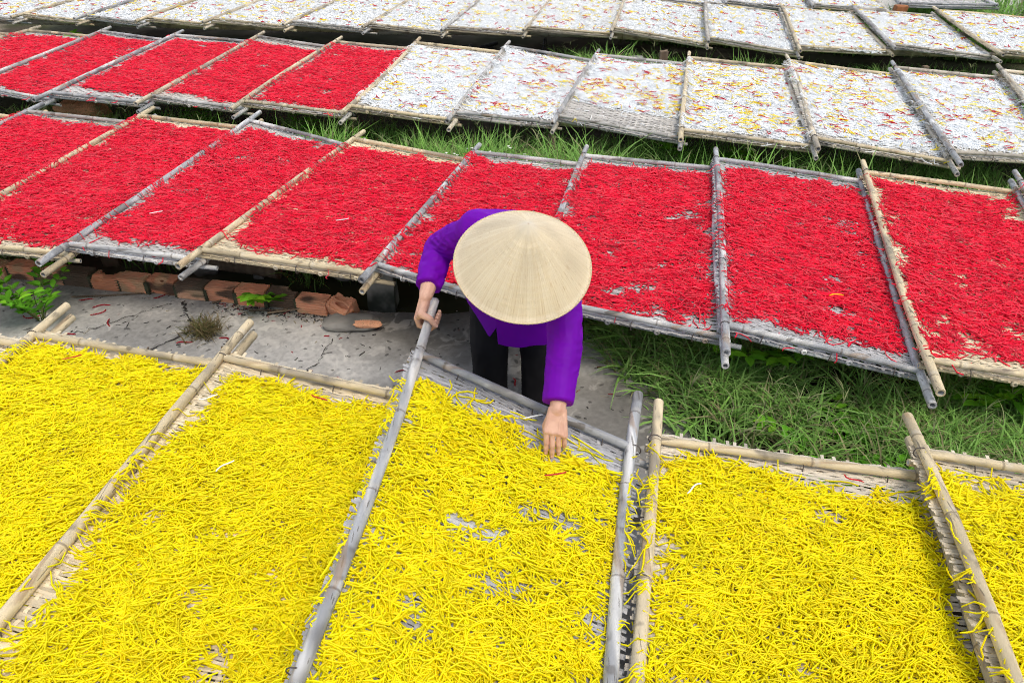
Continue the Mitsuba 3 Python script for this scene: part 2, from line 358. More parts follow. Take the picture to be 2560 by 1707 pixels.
    V = np.stack([np.stack([A, Bc - wd, H], -1), np.stack([A, Bc + wd, H], -1)], 2)          # n, M, 2, 3
    def ribs(n, M, o=0):
        k, m = np.meshgrid(np.arange(n), np.arange(M - 1), indexing='ij'); q = (k * M + m) * 2 + o
        return np.vstack([np.stack([q, q + 2, q + 1], -1).reshape(-1, 3), np.stack([q + 1, q + 2, q + 3], -1).reshape(-1, 3)])
    blot = meshkit.fbm(np.stack([A * 5, Bc * 5, A * 0 + seed], -1), 3, seed)
    cw = base * (rng.uniform(.68, 1.12, (n, 1, 1)) * (.75 + .5 * blot[..., None])) * np.ones((n, M, 1))
    v1, f1, c1 = V.reshape(-1, 3), ribs(n, M), np.repeat(cw, 2, axis=1).reshape(-1, 3)
    # warp: strips along, in pairs
    nb = max(8, n // 2)
    aw = np.linspace(.02, W - .02, nw) + rng.normal(0, .002, nw)
    Bw = np.linspace(bm0 - .002, bm1 + .004, nb)
    H = -.0016 - (((np.arange(nw)[:, None] + np.arange(nb)[None]) % 2) * 2 - 1) * .0022
    A = aw[:, None] + np.cumsum(rng.normal(0, .0004, (nw, nb)), 1); Bq = Bw[None] + 0 * A
    Bq[:, -1] += rng.uniform(-.012, .018, nw)
    V = np.stack([np.stack([A - .006, Bq, H], -1), np.stack([A + .006, Bq, H], -1)], 2)
    cc = base * rng.uniform(.6, 1.15, (nw, 1, 1)) * np.ones((nw, nb, 1))
    v2, f2, c2 = V.reshape(-1, 3), ribs(nw, nb, len(v1))[:, ::-1], np.repeat(cc, 2, axis=1).reshape(-1, 3)
    vv = np.vstack([v1, v2]); vv = P(vv[:, 0], vv[:, 1], vv[:, 2])
    part(key, 'woven_mat', (vv, np.vstack([f1, f2])), 'strip', False, kind='stuff', color=np.clip(np.vstack([c1, c2]), 0, 1))
    if kind is None:
        return key
    if lod == 2:
        white_copy(row, nlabel, Ln, Lf, Rn, Rf, W, Lp, b0, b1, rp, sag, kind, seed)
        return key
    # noodles
    k0 = kind if isinstance(kind, str) else 'white'
    r0, L0, per, segs, sd = {'yellow': (.0032, .086, 10200, 4, 3), 'red': (.0032, .072, 7000, 3, 3), 'white': (.0036, .085, 5200, 3, 3)}[k0]
    if lod == 1:
        per = {'red': 5200, 'white': 6800}.get(k0, per); r0 *= {'red': 1.2, 'white': 1.0}.get(k0, 1); segs = 2
    if lod == 2:
        per, r0, segs = 4600, .0042, 2
    per = int(per * dens * (b1 - b0) * W / 1.75)
    ua, ub, va, vb = cov
    ca = rng.uniform(-.05, W + .02, per * 2); cb = rng.uniform(b0 - .05, b1 + .03, per * 2)
    nz = lambda f, s: meshkit.fbm(np.c_[ca * f, cb * f, ca * 0 + s], 3, seed + int(s))
    ed = .14 * (nz(6, 1) - .5) + .05 * (nz(22, 2) - .5)
    e = np.minimum(np.minimum(ca - ua * W, ub * W - ca), np.minimum((cb - b0) - va * (b1 - b0) - bare_front, vb * (b1 - b0) - (cb - b0))) + ed
    cover = np.clip(e / .05 + .25, 0, 1)
    hol = np.clip((nz(7, 5) * .6 + nz(16, 6) * .4 - (.72 - .24 * holes)) / .06, 0, 1)
    pr = cover * (1 - .93 * hol)
    stray = (rng.uniform(0, 1, len(ca)) < .018 * over / .12) & (ca > -.04) & (cb < b1 - .05)
    pr = pr * np.where((row == 'front') & (cb < .30 * Lp), .35, 1)
    keep = ((rng.uniform(0, 1, len(ca)) < pr) & (np.arange(len(ca)) < per * 1.25)) | stray
    ca, cb, cover, hol = ca[keep], cb[keep], cover[keep], hol[keep]
    N = len(ca)
    mound = (.008 + .018 * meshkit.fbm(np.c_[ca * 7, cb * 7, ca * 0 + 3], 3, seed + 9)) * cover * (1 - hol) * (1.25 if k0 == 'yellow' else 1)
    hh = r0 + mound * rng.uniform(0, 1, N)
    bias = {'yellow': .35, 'red': .15, 'white': .0}[k0]
    th = np.where(rng.uniform(0, 1, N) < .45, rng.normal(bias, .55, N), rng.uniform(0, np.pi, N))
    LL = L0 * np.clip(rng.normal(1.04, .30, N), .35, 1.7); rr = r0 * rng.uniform(.85, 1.15, N)
    def drape(x, y):
        g = lambda d, R: np.where(np.abs(d) < R * 1.25, R + R * np.sqrt(np.clip(1 - (d / (R * 1.25)) ** 2, 0, 1)), 0)
        return np.maximum(np.maximum(g(x, rp), g(x - W, rp)), np.maximum(g(y - b0, br), g(y - b1, br)))
    col = strand_colour(kind, N, rng, .25 + .85 * np.clip((meshkit.fbm(np.c_[ca * 4, cb * 4, ca * 0 + seed], 3, seed + 7) - .52) * 3.5, 0, 1))
    if k0 == 'white':
        fleck = col[:, 2] < .3
        hh = np.where(fleck, mound + r0 * 2.2, hh * .85); rr = np.where(fleck, rr * 1.1, rr); LL = np.where(fleck, LL * .85, LL)
    V, F = strands(ca, cb, hh, th, LL, rr, rng, segs, sd, 1.0 if k0 != 'white' else 1.5, .85, drape)
    bed = np.nonzero((cover > .85) & (hol < .15))[0]
    nbed = min(len(bed), int((1500 if lod == 0 else 1300) * (b1 - b0) * W / 1.75))
    bed = rng.permutation(bed)[:nbed]
    Vb, Fb = strands(ca[bed] + rng.normal(0, .02, nbed), cb[bed] + rng.normal(0, .02, nbed), np.full(nbed, .004), rng.uniform(0, np.pi, nbed), L0 * rng.uniform(.9, 1.5, nbed), np.full(nbed, .0068), rng, 2, 3, 1.0, .5)
    Vb = P(Vb[..., 0], Vb[..., 1], Vb[..., 2]); cbed = col[bed] if k0 != 'white' else np.tile(WHT, (nbed, 1))
    V = P(V[..., 0], V[..., 1], V[..., 2])
    top = np.argsort(-V[..., 2].mean((1, 2)) - .0 * hh)
    mask = np.zeros(N, bool)
    if k0 in loose and lod == 0:          # strands that lie on top near the camera are things of their own
        ctr = V.mean((1, 2))
        inview = (np.abs(ctr[:, 0]) < .62 * ctr[:, 1] + .25) & (ctr[:, 1] > 1.12)
        hr = hh - r0 > .55 * mound
        idx = np.nonzero(inview & hr & (cover > .6))[0]
        want = int(NOODLE_GROUPS.get((row, seed), 0))
        if want:
            idx = idx[np.argsort(np.linalg.norm(ctr[idx] - [0, 0, CZ], axis=1))][:want * 3]
            idx = rng.permutation(idx)[:want]
            mask[idx] = True
            for k in idx:
                n_ = V.shape[1] * V.shape[2]
                key2 = thing(f'{k0}_noodle', f'{k0} noodle strand on {nlabel}', 'noodle', f'{k0} noodle strands lying on top on {nlabel}')
                scene[key2] = ply((V[k].reshape(-1, 3), F), 'noodle', smooth=True, color=np.tile(col[k], (n_, 1)))
    v, f = join(V[~mask], F)
    c = np.repeat(col[~mask], V.shape[1] * V.shape[2], axis=0)
    vb, fb = join(Vb, Fb); f = np.vstack([f, fb + len(v)]); v = np.vstack([v, vb]); c = np.vstack([c, np.repeat(cbed * .97, Vb.shape[1] * Vb.shape[2], axis=0)])
    word = {'yellow': 'yellow_noodles', 'red': 'red_noodles', 'white': 'white_noodles'}[k0]
    txt = {'yellow': 'tangled layer of yellow noodles drying on ', 'red': 'dense layer of red noodles drying on ', 'white': 'white noodles flecked with red and yellow on '}[k0]
    solid(word, (v, f), 'noodle', txt + nlabel, 'noodles', kind='stuff', smooth=True, color=c)
    return key

FAR_PATCH = {}
def white_copy(row, nlabel, Ln, Lf, Rn, Rf, W, Lp, b0, b1, rp, sag, kind, seed):
    """the layer on a far tray: one of four scattered layers, placed on the tray's own plane"""
    k = seed % 4
    if k not in FAR_PATCH:
        rng = np.random.default_rng(900 + k); N = 4700
        x, y = rng.uniform(0, 1, N), rng.uniform(0, 1, N)
        e = np.minimum(np.minimum(x, 1 - x) * .86, np.minimum(y, 1 - y) * 1.9) + .06 * (meshkit.fbm(np.c_[x * 5, y * 11, x * 0 + k], 3, k) - .5)
        ok = rng.uniform(0, 1, N) < np.clip(e / .04 + .3, 0, 1)
        x, y = x[ok] * .86, y[ok] * 1.9; N = len(x)
        col = strand_colour(kind, N, rng, .18 + .5 * np.clip((meshkit.fbm(np.c_[x * 3, y * 7, x * 0 + k], 3, k + 7) - .5) * 3.5, 0, 1)); fl = col[:, 2] < .3
        V, F = strands(x, y, np.where(fl, .026, .004 + .018 * rng.uniform(0, 1, N)), rng.uniform(0, np.pi, N), .09 * rng.uniform(.6, 1.3, N), np.where(fl, .0056, .0038), rng, 2, 3, 1.6, .85)
        v, f = join(V, F)
        FAR_PATCH[k] = f'white_layer_{k + 1}'
        scene[FAR_PATCH[k]] = {'type': 'shapegroup', 'strands': ply((v, f), 'noodle', smooth=True, color=np.repeat(col, 9, axis=0))}
    wid = W - 2 * rp
    ex = ((Rn + Rf) - (Ln + Lf)) / 2; ex = ex / np.linalg.norm(ex); ey = (Lf - Ln) / np.linalg.norm(Lf - Ln); ez = unit(np.cross(ex, ey))
    o = Ln + ey * b0 + ex * rp + V3(0, 0, -rp - sag * .5)
    M = np.eye(4); M[:3, 0] = ex * wid / .86; M[:3, 1] = ey * (b1 - b0) / 1.9; M[:3, 2] = ez; M[:3, 3] = o
    if (seed // 4) % 2:      # turned end for end
        M[:3, 3] = o + M[:3, 0] * .86 + M[:3, 1] * 1.9; M[:3, 0] *= -1; M[:3, 1] *= -1
    n2 = thing('white_noodles', 'white noodles flecked with red and yellow on ' + nlabel, 'noodles', kind='stuff')
    scene[n2] = {'type': 'instance', 'to_world': T(M.tolist()), 'group': {'type': 'ref', 'id': FAR_PATCH[k]}}
def row_of(row, B, z, kinds, tones, lod, seed0, dz=.062, words=None, opt={}):
    """B: (near, far) points of each boundary pole on the tray plane; the left edge of a tray lies over the right edge of its neighbour"""
    n = len(B) - 1
    for k in range(n):
        o = dict(opt.get(k, {}))
        (ln, lf), (rn, rf) = B[k], B[k + 1]
        kd = kinds[k]
        L = [V3(*ln, z), V3(*lf, z), V3(*rn, z - dz), V3(*rf, z - dz)]
        w = f"the {ORD[k]} tray from the left in the {words}"
        tn = tones[k % len(tones)]
        look = 'tan' if tn[2] > .55 else ('grey' if tn[2] < .4 else 'weathered')
        cw = 'bare' if kd is None else ('white noodle' if not isinstance(kd, str) else kd + ' noodle')
        o.setdefault('rp', .0168)
        tray(row, f"{look} bamboo {cw} tray, {ORD[k]} from the left in the {words}", w, *L, tn, kd, seed0 + k, lod=lod, group=f'bamboo drying trays in the {words}', **o)

GR, TN, MX = (.15, .2, .12, .15), (.85, .8, .85, .8), (.4, .6, .45, .55)
# row of yellow trays by the camera
zt = .585
NOODLE_GROUPS.update({('front', 101): 70, ('front', 102): 80, ('front', 103): 70, ('front', 104): 30, ('front', 100): 30, ('second', 206): 60, ('second', 207): 80, ('second', 205): 60, ('second', 204): 40, ('second', 203): 40})
FW = 'front row'
A0, A1, A2 = ((-3.20, .60), (-2.86, 3.00)), ((-2.27, .38), (-1.956, 2.783)), ((-1.50, .25), (-1.106, 2.642))
def ytray(k, lab, nl, L, R, zl, zr, tone, **o):
    pts = [V3(*L[0], zl[0]), V3(*L[1], zl[1]), V3(*R[0], zr[0]), V3(*R[1], zr[1])]
    tray('front', lab, nl, *pts, tone, 'yellow', 100 + k, group='bamboo drying trays in the front row', **o)
ytray(9, 'tan bamboo tray of yellow noodles cut off at the left edge, lowest left corner', 'the leftmost tray of the front row', A0, A1, (zt, zt), (zt - .062,) * 2, TN, dens=1.0, t1=.90)
ytray(0, 'tan bamboo tray of yellow noodles in front of the leafy vine', 'the tan tray in front of the leafy vine', A1, A2, (zt, zt), (zt - .062,) * 2, TN, t1=.905, cov=(.04, .97, .0, .985), holes=.25, dens=1.1, over=.12)
ytray(1, 'tan bamboo tray of yellow noodles left of the one the woman holds', "the tray left of the woman's grey tray", A2, ((-.64, .12), (-.27, 2.42)), (zt, zt), (zt - .058,) * 2, TN, t1=.895, cov=(.07, .97, .0, .97), holes=.3, dens=1.1, over=.12)
ytray(2, 'grey bamboo tray tilted up by the woman, yellow noodles thinly spread', 'the grey tray the woman tilts up', ((-.62, .15), (-.297, 2.46)), ((.055, -.02), (.468, 2.145)), (.648, .80), (.575, .585), (.12, .15, .05, .1), t1=.865, cov=(.03, .965, .0, .935), holes=.6, dens=.88, over=.15, ext=.02)
ytray(3, 'tan bamboo tray of yellow noodles right of the one the woman holds', "the tray right of the woman's grey tray", ((.075, 0.), (.531, 2.101)), ((1.05, .0), (1.425, 1.99)), (zt, zt), (zt - .085,) * 2, (.75, .7, .6, .7), t1=.905, cov=(.03, .965, .0, .955), holes=.45, dens=1.05, over=.15)
ytray(4, 'tan bamboo tray of yellow noodles at the right edge of the front row', 'the rightmost tray of the front row', ((1.005, .03), (1.393, 2.007)), ((1.87, -.12), (2.27, 1.88)), (zt + .01, zt + .01), (zt - .06,) * 2, (.85, .7, .7, .75), t1=.905, cov=(.03, .97, .0, .96), holes=.45, dens=1.0, over=.12)

R1 = [((-4.95, 3.50), (-4.45, 5.86)), ((-4.07, 3.35), (-3.586, 5.727)), ((-3.07, 3.22), (-2.702, 5.618)), ((-2.286, 3.17), (-1.864, 5.502)), ((-1.602, 3.137), (-1.025, 5.067)),
      ((-.698, 2.997), (-.211, 4.797)), ((.03, 2.66), (.497, 4.752)), ((.855, 2.406), (1.336, 4.70)), ((1.583, 2.149), (2.205, 4.472)), ((2.34, 2.01), (3.059, 4.298)), ((3.15, 1.80), (3.92, 4.05))]
t1s = [TN, TN, (.85, .8, .8, .8), (.1, .3, .1, .15), (.95, .8, .9, .7), (.15, .4, .2, .3), (.05, .2, .1, .3), (.05, .2, .12, .25), (.9, .3, .9, .8), (.3, .6, .8, .6)]
t1s[1] = (.25, .5, .3, .3)
row_of('second', R1, zt, ['red'] * 10, t1s, 0, 200, words='second row', opt={k: dict(cov=(.03, .975, f, .965), holes=h) for k, f, h in ((0, .05, .2), (1, .05, .3), (2, .05, .25), (3, .075, .25), (4, .065, .2), (5, .03, .2), (6, .04, .3), (7, .05, .3), (8, .05, .5), (9, .05, .4))})

R2 = [((-6.35, 6.2), (-5.9, 8.6)), ((-5.50, 6.05), (-5.043, 8.472)), ((-4.53, 6.05), (-4.266, 8.421)), ((-3.712, 5.82), (-3.431, 8.236)), ((-2.877, 5.719), (-2.563, 8.167)), ((-2.099, 5.572), (-1.708, 7.92)),
      ((-1.262, 5.44), (-.915, 7.873)), ((-.451, 5.277), (-.006, 7.706)), ((.292, 5.216), (.835, 7.355)), ((1.14, 4.877), (1.671, 7.251)), ((2.002, 4.694), (2.542, 7.135)), ((2.787, 4.406), (3.414, 6.893)),
      ((3.55, 4.45), (4.295, 6.772)), ((4.45, 4.30), (5.15, 6.60))]
wm = lambda y, r: ('white', y, r)
row_of('third', R2, zt, ['red'] * 6 + [wm(.05, .05), wm(.06, .05), wm(.10, .06), wm(.13, .05), wm(.09, .07), wm(.07, .06), wm(.06, .06)],
       [TN, (.7, .5, .3, .7), (.4, .3, .15, .2), (.3, .3, .15, .15), (.6, .3, .3, .4), (.7, .4, .3, .6), (.75, .6, .6, .8), (.35, .5, .3, .4), (.3, .4, .25, .4), (.8, .5, .5, .8), (.6, .4, .4, .7), (.25, .6, .4, .5), (.6, .6, .5, .6)],
       1, 300, words='third row', opt={0: dict(dens=.3), 3: dict(cov=(.08, .97, .09, .95)), 4: dict(cov=(.05, .97, .08, .93)), 6: dict(holes=.05), 7: dict(cov=(.03, .97, .07, .98), holes=.05), 8: dict(cov=(.02, .98, .22, .98), holes=.1), 9: dict(holes=.05), 10: dict(holes=.05, cov=(.03, .97, .07, .98)), 11: dict(holes=.05), 12: dict(holes=.05)})
R3n = [(-6.5, 9.05), (-5.629, 8.957), (-4.861, 8.859), (-4.122, 8.721), (-3.362, 8.648), (-2.451, 8.512), (-1.577, 8.381), (-.724, 8.215), (.127, 8.202), (1.036, 8.133)]
R3 = [(p, (p[0] + .45, p[1] + 2.25)) for p in R3n] + [((1.941, 7.679), (2.385, 9.873)), ((2.72, 7.298), (3.219, 9.578)), ((3.651, 7.379), (4.037, 9.466)), ((4.533, 7.123), (4.939, 9.355)), ((5.55, 7.0), (5.95, 9.2))]
row_of('fourth', R3, zt, [wm(.05, .03)] * 3 + [wm(.045, .025)] * 3 + [wm(.06, .03), wm(.05, .04), wm(.05, .04), wm(.05, .035), wm(.05, .04), wm(.05, .04), wm(.04, .05), wm(.05, .05)],
       [(.45, .4, .4, .5), (.7, .6, .5, .7), (.4, .5, .4, .5), (.75, .6, .6, .7), (.65, .6, .5, .6)], 2, 400, words='fourth row')
R4n = [(-.1, 10.55), (.85, 10.2), (1.62, 9.86), (2.58, 9.62), (3.56, 9.42), (4.44, 9.36)]
R4 = [(p, (p[0] + .5, p[1] + 2.2)) for p in R4n]
row_of('far', R4, zt, [wm(.05, .03)] * 4 + [wm(.05, .03)], [(.4, .4, .4, .4)], 2, 500, words='farthest row')
tray('far', 'bare grey bamboo tray at the end of the farthest row', '', V3(4.62, 9.50, .60), V3(5.1, 11.6, .60), V3(5.75, 9.48, .58), V3(6.1, 11.5, .58), (.1, .1, .1, .05), None, 560, lod=2, t0=.02, group='bamboo drying trays in the farthest row')

# ------------------------------------------------------------------ supports under the rows
rs = np.random.default_rng(11)
def rail(p0, p1, tone, lab):
    k = thing('support_rail', lab, 'bamboo pole', 'bamboo rails under the drying trays')
    m, uv = pole_mesh(p0, p1, .034, .030, rs, tone, sides=7, node=.4)
    scene[k] = ply(m, 'bamboo_cross', smooth=True, uv=uv)
for nm, B, rngs in (('front', [A0, A1, A2, ((-.62, .15), (-.297, 2.46)), ((.075, 0.), (.531, 2.101)), ((1.005, .03), (1.393, 2.007)), ((1.87, -.12), (2.27, 1.88))], 0), ('second', R1, 1), ('third', R2, 2), ('fourth', R3, 3)):
    for f in (.27, .74):
        pts = [V3(*(np.array(a) * (1 - f) + np.array(b) * f), .415) for a, b in B]
        for k in range(0, len(pts) - 2, 3):
            e = min(k + 3, len(pts) - 1)
            rail(pts[k] + V3(-.05, 0, 0), pts[e] + V3(.12, 0, 0), rs.uniform(.2, .8), f"bamboo support rail under the {'near' if f < .5 else 'back'} half of the {nm} row, section {ORD[k // 3]} from the left")
def post(x, y, w, d, h, mat, lab, lean=(0, 0), name='support_post', cat_='post'):
    x, y, h = x * GS, y * GS, h - GZ
    m = trimesh.creation.box([w, d, h]); m = m.subdivide()
    v = np.array(m.vertices); v[:, 2] += h / 2
    v += (meshkit.noise(v * 30 + x * 7, 4)[:, None] - .5) * .012
    v[:, 0] += lean[0] * v[:, 2]; v[:, 1] += lean[1] * v[:, 2]
    solid(name, (v + [x, y, GZ - .03], np.array(m.faces)), mat, lab, cat_, 'posts under the drying trays')
post(-.76, 3.75, .15, .13, .42, 'post_concrete', 'square mossy concrete post under the second row left of the woman')
post(-2.60, 4.28, .10, .035, .42, 'old_wood', 'leaning wooden board leg under the second row behind the bricks', (-.12, .0))
post(-1.60, 4.12, .06, .05, .42, 'stone', 'pale slim post under the second row behind the bricks')
post(4.80, 9.95, .13, .10, .62, 'red_wood', 'reddish brown wooden post under the bare grey tray', (.10, 0))
post(4.15, 7.75, .05, .05, .46, 'old_wood', 'thin tan wooden leg under the right end of the fourth row', (.12, 0))
for k, (x, y) in enumerate([(-3.3, 8.85), (-2.0, 8.62), (-1.15, 8.55), (.45, 8.42), (1.35, 8.3)]):
    post(x, y, .12, .10, .43, ('post_concrete', 'old_wood')[k % 2], f'dark post under the fourth row, {ORD[k]} from the left')
post(.32, 5.75, .06, .06, .45, 'old_wood', 'thin wooden leg under the middle of the third row')
post(1.52, 7.7, .07, .06, .62, 'old_wood', 'weathered stake standing behind the middle of the third row')
post(1.75, 3.15, .12, .10, .42, 'post_concrete', 'concrete post under the right part of the second row')
post(.15, 3.35, .12, .10, .42, 'post_concrete', 'concrete post hidden behind the woman under the second row')
# dark, wet poles and slats lying on the ground between third and fourth row
for k in range(16):
    x, y = rs.uniform(-2.4, 1.3), rs.uniform(8.3, 9.6); a = rs.choice([rs.normal(0, .2), rs.normal(1.1, .2)]); L = rs.uniform(.7, 1.6)
    d = V3(math.cos(a), math.sin(a), rs.normal(0, .05)) * L / 2
    kx = thing('fallen_pole', 'dark wet bamboo pole lying on the ground before the fourth row', 'bamboo pole', 'dark poles on the ground before the fourth row')
    m, uv = pole_mesh(V3(x * GS, y * GS, GZ + .05 + .08 * rs.uniform()) - d, V3(x * GS, y * GS, GZ + .05 + .08 * rs.uniform()) + d, .025, .022, rs, .2, sides=6)
    scene[kx] = ply(m, 'dark_wood', smooth=True)

# ------------------------------------------------------------------ grass
import shapely
from shapely.geometry import Polygon as _Pg
_cover = shapely.union_all([_Pg([B[k][0], B[k + 1][0], B[k + 1][1], B[k][1]]).buffer(0) for B in (R1, R2, R3) for k in range(len(B) - 1)] + [_Pg([A0[0], (2.2, -.1), (2.27, 1.88), (1.39, 2.0), (.53, 2.1), A1[1], A0[1]]).buffer(0)])
shapely.prepare(_cover)
def blades(x, y, h, rng, col, wid=.0045, lean=.55, segs=4, z0=None):
    N = len(x)
    h = np.where(shapely.contains_xy(_cover, x, y), np.minimum(h, .32 * rng.uniform(.6, 1, N)), h)
    az = rng.uniform(0, 2 * np.pi, N); ln = np.abs(rng.normal(lean, .25, N)) + .05
    t = np.linspace(0, 1, segs + 1)
    hor = h[:, None] * ln[:, None] * (t ** 1.8)[None]
    ver = h[:, None] * (t - .38 * ln[:, None] * t ** 2.6)
    zz = (np.zeros(N) + GZ - .02) if z0 is None else z0
    C = np.stack([x[:, None] + np.cos(az)[:, None] * hor, y[:, None] + np.sin(az)[:, None] * hor, zz[:, None] + ver], -1)
    tw = az + np.pi / 2 + rng.normal(0, .5, N)
    side = np.stack([np.cos(tw), np.sin(tw), rng.normal(0, .2, N)], -1)
    w = wid * rng.uniform(.6, 1.4, N)[:, None] * np.array([1, .95, .8, .5, .06, .05, .04][:segs] + [.04])[None]
    A, B = C - side[:, None] * w[..., None], C + side[:, None] * w[..., None]
    V = np.stack([A, B], 2).reshape(N, -1, 3)
    k = np.arange(segs) * 2
    F = np.vstack([np.stack([k, k + 1, k + 2], 1), np.stack([k + 1, k + 3, k + 2], 1)])
    n = 2 * (segs + 1)
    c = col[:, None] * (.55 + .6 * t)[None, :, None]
    return V.reshape(-1, 3), (F[None] + (np.arange(N) * n)[:, None, None]).reshape(-1, 3), np.repeat(c, 2, axis=1).reshape(-1, 3)
def gcat(gs):
    v, f = cat([(a, b) for a, b, _ in gs]); return v, f, np.clip(np.vstack([c for *_, c in gs]), 0, 1)
def patch(n, poly, rng, h, clump=.06, dry=.1, wid=.0045, lean=.55, thin=.35):
    """grass in a polygon: blades gathered in tufts, thinner where the noise is low"""
    import shapely
    from shapely.geometry import Polygon
    p = Polygon(np.array(poly) * GS); x0, y0, x1, y1 = p.bounds
    nt = max(4, n // 14)
    tx, ty = rng.uniform(x0, x1, nt * 4), rng.uniform(y0, y1, nt * 4)
    ok = shapely.contains_xy(p, tx, ty) & (meshkit.fbm(np.c_[tx * 2.2, ty * 2.2, tx * 0], 3, 77) > thin)
    tx, ty = tx[ok][:nt], ty[ok][:nt]
    if not len(tx): return None
    k = rng.integers(0, len(tx), n)
    x, y = tx[k] + rng.normal(0, clump, n), ty[k] + rng.normal(0, clump, n)
    th = (.55 + .9 * meshkit.fbm(np.c_[tx * 1.7, ty * 1.7, tx * 0 + 5], 3, 12)) * rng.uniform(.7, 1.2, len(tx))
    hh = h * th[k] * rng.uniform(.35, 1.1, n)
    g = V3(.27, .54, .12) * rng.uniform(.6, 1.3, (n, 1)) + V3(.03, .03, 0) * rng.uniform(0, 1, (n, 1))
    hue = rng.uniform(0, 1, len(tx))[k][:, None]
    g = g * (1 - .35 * hue) + V3(.36, .48, .24) * .35 * hue
    d = rng.uniform(0, 1, (n, 1)) < dry
    g = np.where(d, V3(.42, .40, .22) * rng.uniform(.6, 1.2, (n, 1)), g)
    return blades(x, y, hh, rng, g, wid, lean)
def seedheads(n, poly, rng, h):
    import shapely
    from shapely.geometry import Polygon
    p = Polygon(np.array(poly) * GS); x0, y0, x1, y1 = p.bounds
    x, y = rng.uniform(x0, x1, n * 3), rng.uniform(y0, y1, n * 3); ok = shapely.contains_xy(p, x, y); x, y = x[ok][:n], y[ok][:n]
    n = len(x); out = []
    hh = h * rng.uniform(.7, 1.25, n); hh = np.where(shapely.contains_xy(_cover, x, y), np.minimum(hh, .26), hh); col = V3(.42, .46, .24) * rng.uniform(.7, 1.3, (n, 1))
    az = rng.uniform(0, 6.28, n); ln = rng.uniform(.1, .5, n)
    out.append(blades(x, y, hh, np.random.default_rng(3), col, .0016, .3))
    r2 = np.random.default_rng(3); az = r2.uniform(0, 2 * np.pi, n); ln = np.abs(r2.normal(.3, .25, n)) + .05
    tx, ty, tz = x + np.cos(az) * hh * ln, y + np.sin(az) * hh * ln, hh * (1 - .38 * ln) - .03 + GZ
    for k in range(4):
        out.append(blades(tx, ty, np.full(n, .075) * rng.uniform(.6, 1.3, n), rng, col * 1.05, .0022, .9, z0=tz))
    return gcat(out)
rg = np.random.default_rng(21)
def grass(label, polys, seeds=0, seed_h=.4):
    gs = [patch(n, poly, rg, h, **kw) for n, poly, h, kw in polys]
    gs = [g for g in gs if g is not None]
    if seeds: gs.append(seedheads(seeds, polys[0][1], rg, seed_h))
    v, f, c = gcat(gs)
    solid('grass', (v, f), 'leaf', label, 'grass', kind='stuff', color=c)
near = [(.95, 1.95), (1.6, 1.75), (2.6, 1.45), (3.6, 1.5), (3.8, 3.4), (2.6, 3.4), (.70, 3.9), (.45, 3.75), (.66, 3.05), (.88, 2.75)]
grass('long green grass between the front row and the second row', [
    (22000, near, .27, dict(lean=.7, clump=.045, dry=.26, thin=.40)),
    (5000, [(.62, 3.0), (1.3, 2.55), (2.6, 2.2), (3.6, 2.1), (3.6, 3.0), (.6, 3.9)], .46, dict(wid=.006, lean=.8, dry=.03)),
    (900, [(.35, 3.45), (.62, 3.0), (.85, 2.4), (.95, 2.5), (.75, 3.2), (.5, 3.8)], .15, dict(lean=1.1, wid=.006))], 260, .34)
grass('dark green weeds behind the row of bricks', [(3000, [(-4.5, 4.6), (-.6, 3.85), (.3, 3.8), (.3, 5.0), (-4.5, 5.6)], .26, dict(lean=.7, dry=.05)),
    (1200, [(-4.6, 4.0), (-3.1, 3.95), (-3.0, 4.3), (-4.6, 4.5)], .09, dict(lean=.9))], 40, .35)
grass('tall green grass between the second row and the third row', [
    (20000, [(-4.6, 6.25), (-2.2, 5.55), (0, 5.05), (2.2, 4.7), (4.0, 4.2), (4.6, 4.4), (4.6, 5.3), (2.2, 5.9), (0, 6.3), (-2.2, 6.7), (-4.6, 7.0)], .42, dict(lean=.55, wid=.0055, thin=.38)),
    (5200, [(-1.6, 5.4), (0, 5.0), (1.0, 4.9), (1.0, 5.5), (0, 5.6), (-1.6, 5.9)], .46, dict(lean=.5, wid=.0055, thin=.42, clump=.06)),
    (4200, [(1.2, 5.0), (4, 4.3), (4.4, 5.0), (1.2, 5.6)], .42, dict(lean=.6, wid=.006, thin=.3))], 300, .42)
grass('green grass between the third row and the fourth row', [
    (9000, [(.6, 8.3), (2.2, 7.4), (4.2, 6.9), (6.2, 6.6), (6.2, 7.9), (2.2, 8.7), (.6, 9.2)], .40, dict(lean=.55, wid=.007, thin=.32)),
    (3000, [(-6.2, 9.0), (-2, 8.3), (-2, 9.0), (-6.2, 9.7)], .30, dict(wid=.007))], 80, .4)
grass('bright grass beyond the fourth row in the far right corner', [
    (12000, [(1.5, 10.3), (4.2, 9.7), (7.0, 9.0), (6.4, 10.6), (4.4, 11.6), (1.5, 12.0)], .40, dict(lean=.6, wid=.009, thin=.30)),
    (2500, [(5.2, 10.6), (8, 9.8), (9.5, 10.5), (6.2, 12.6)], .6, dict(wid=.009, thin=.45))])

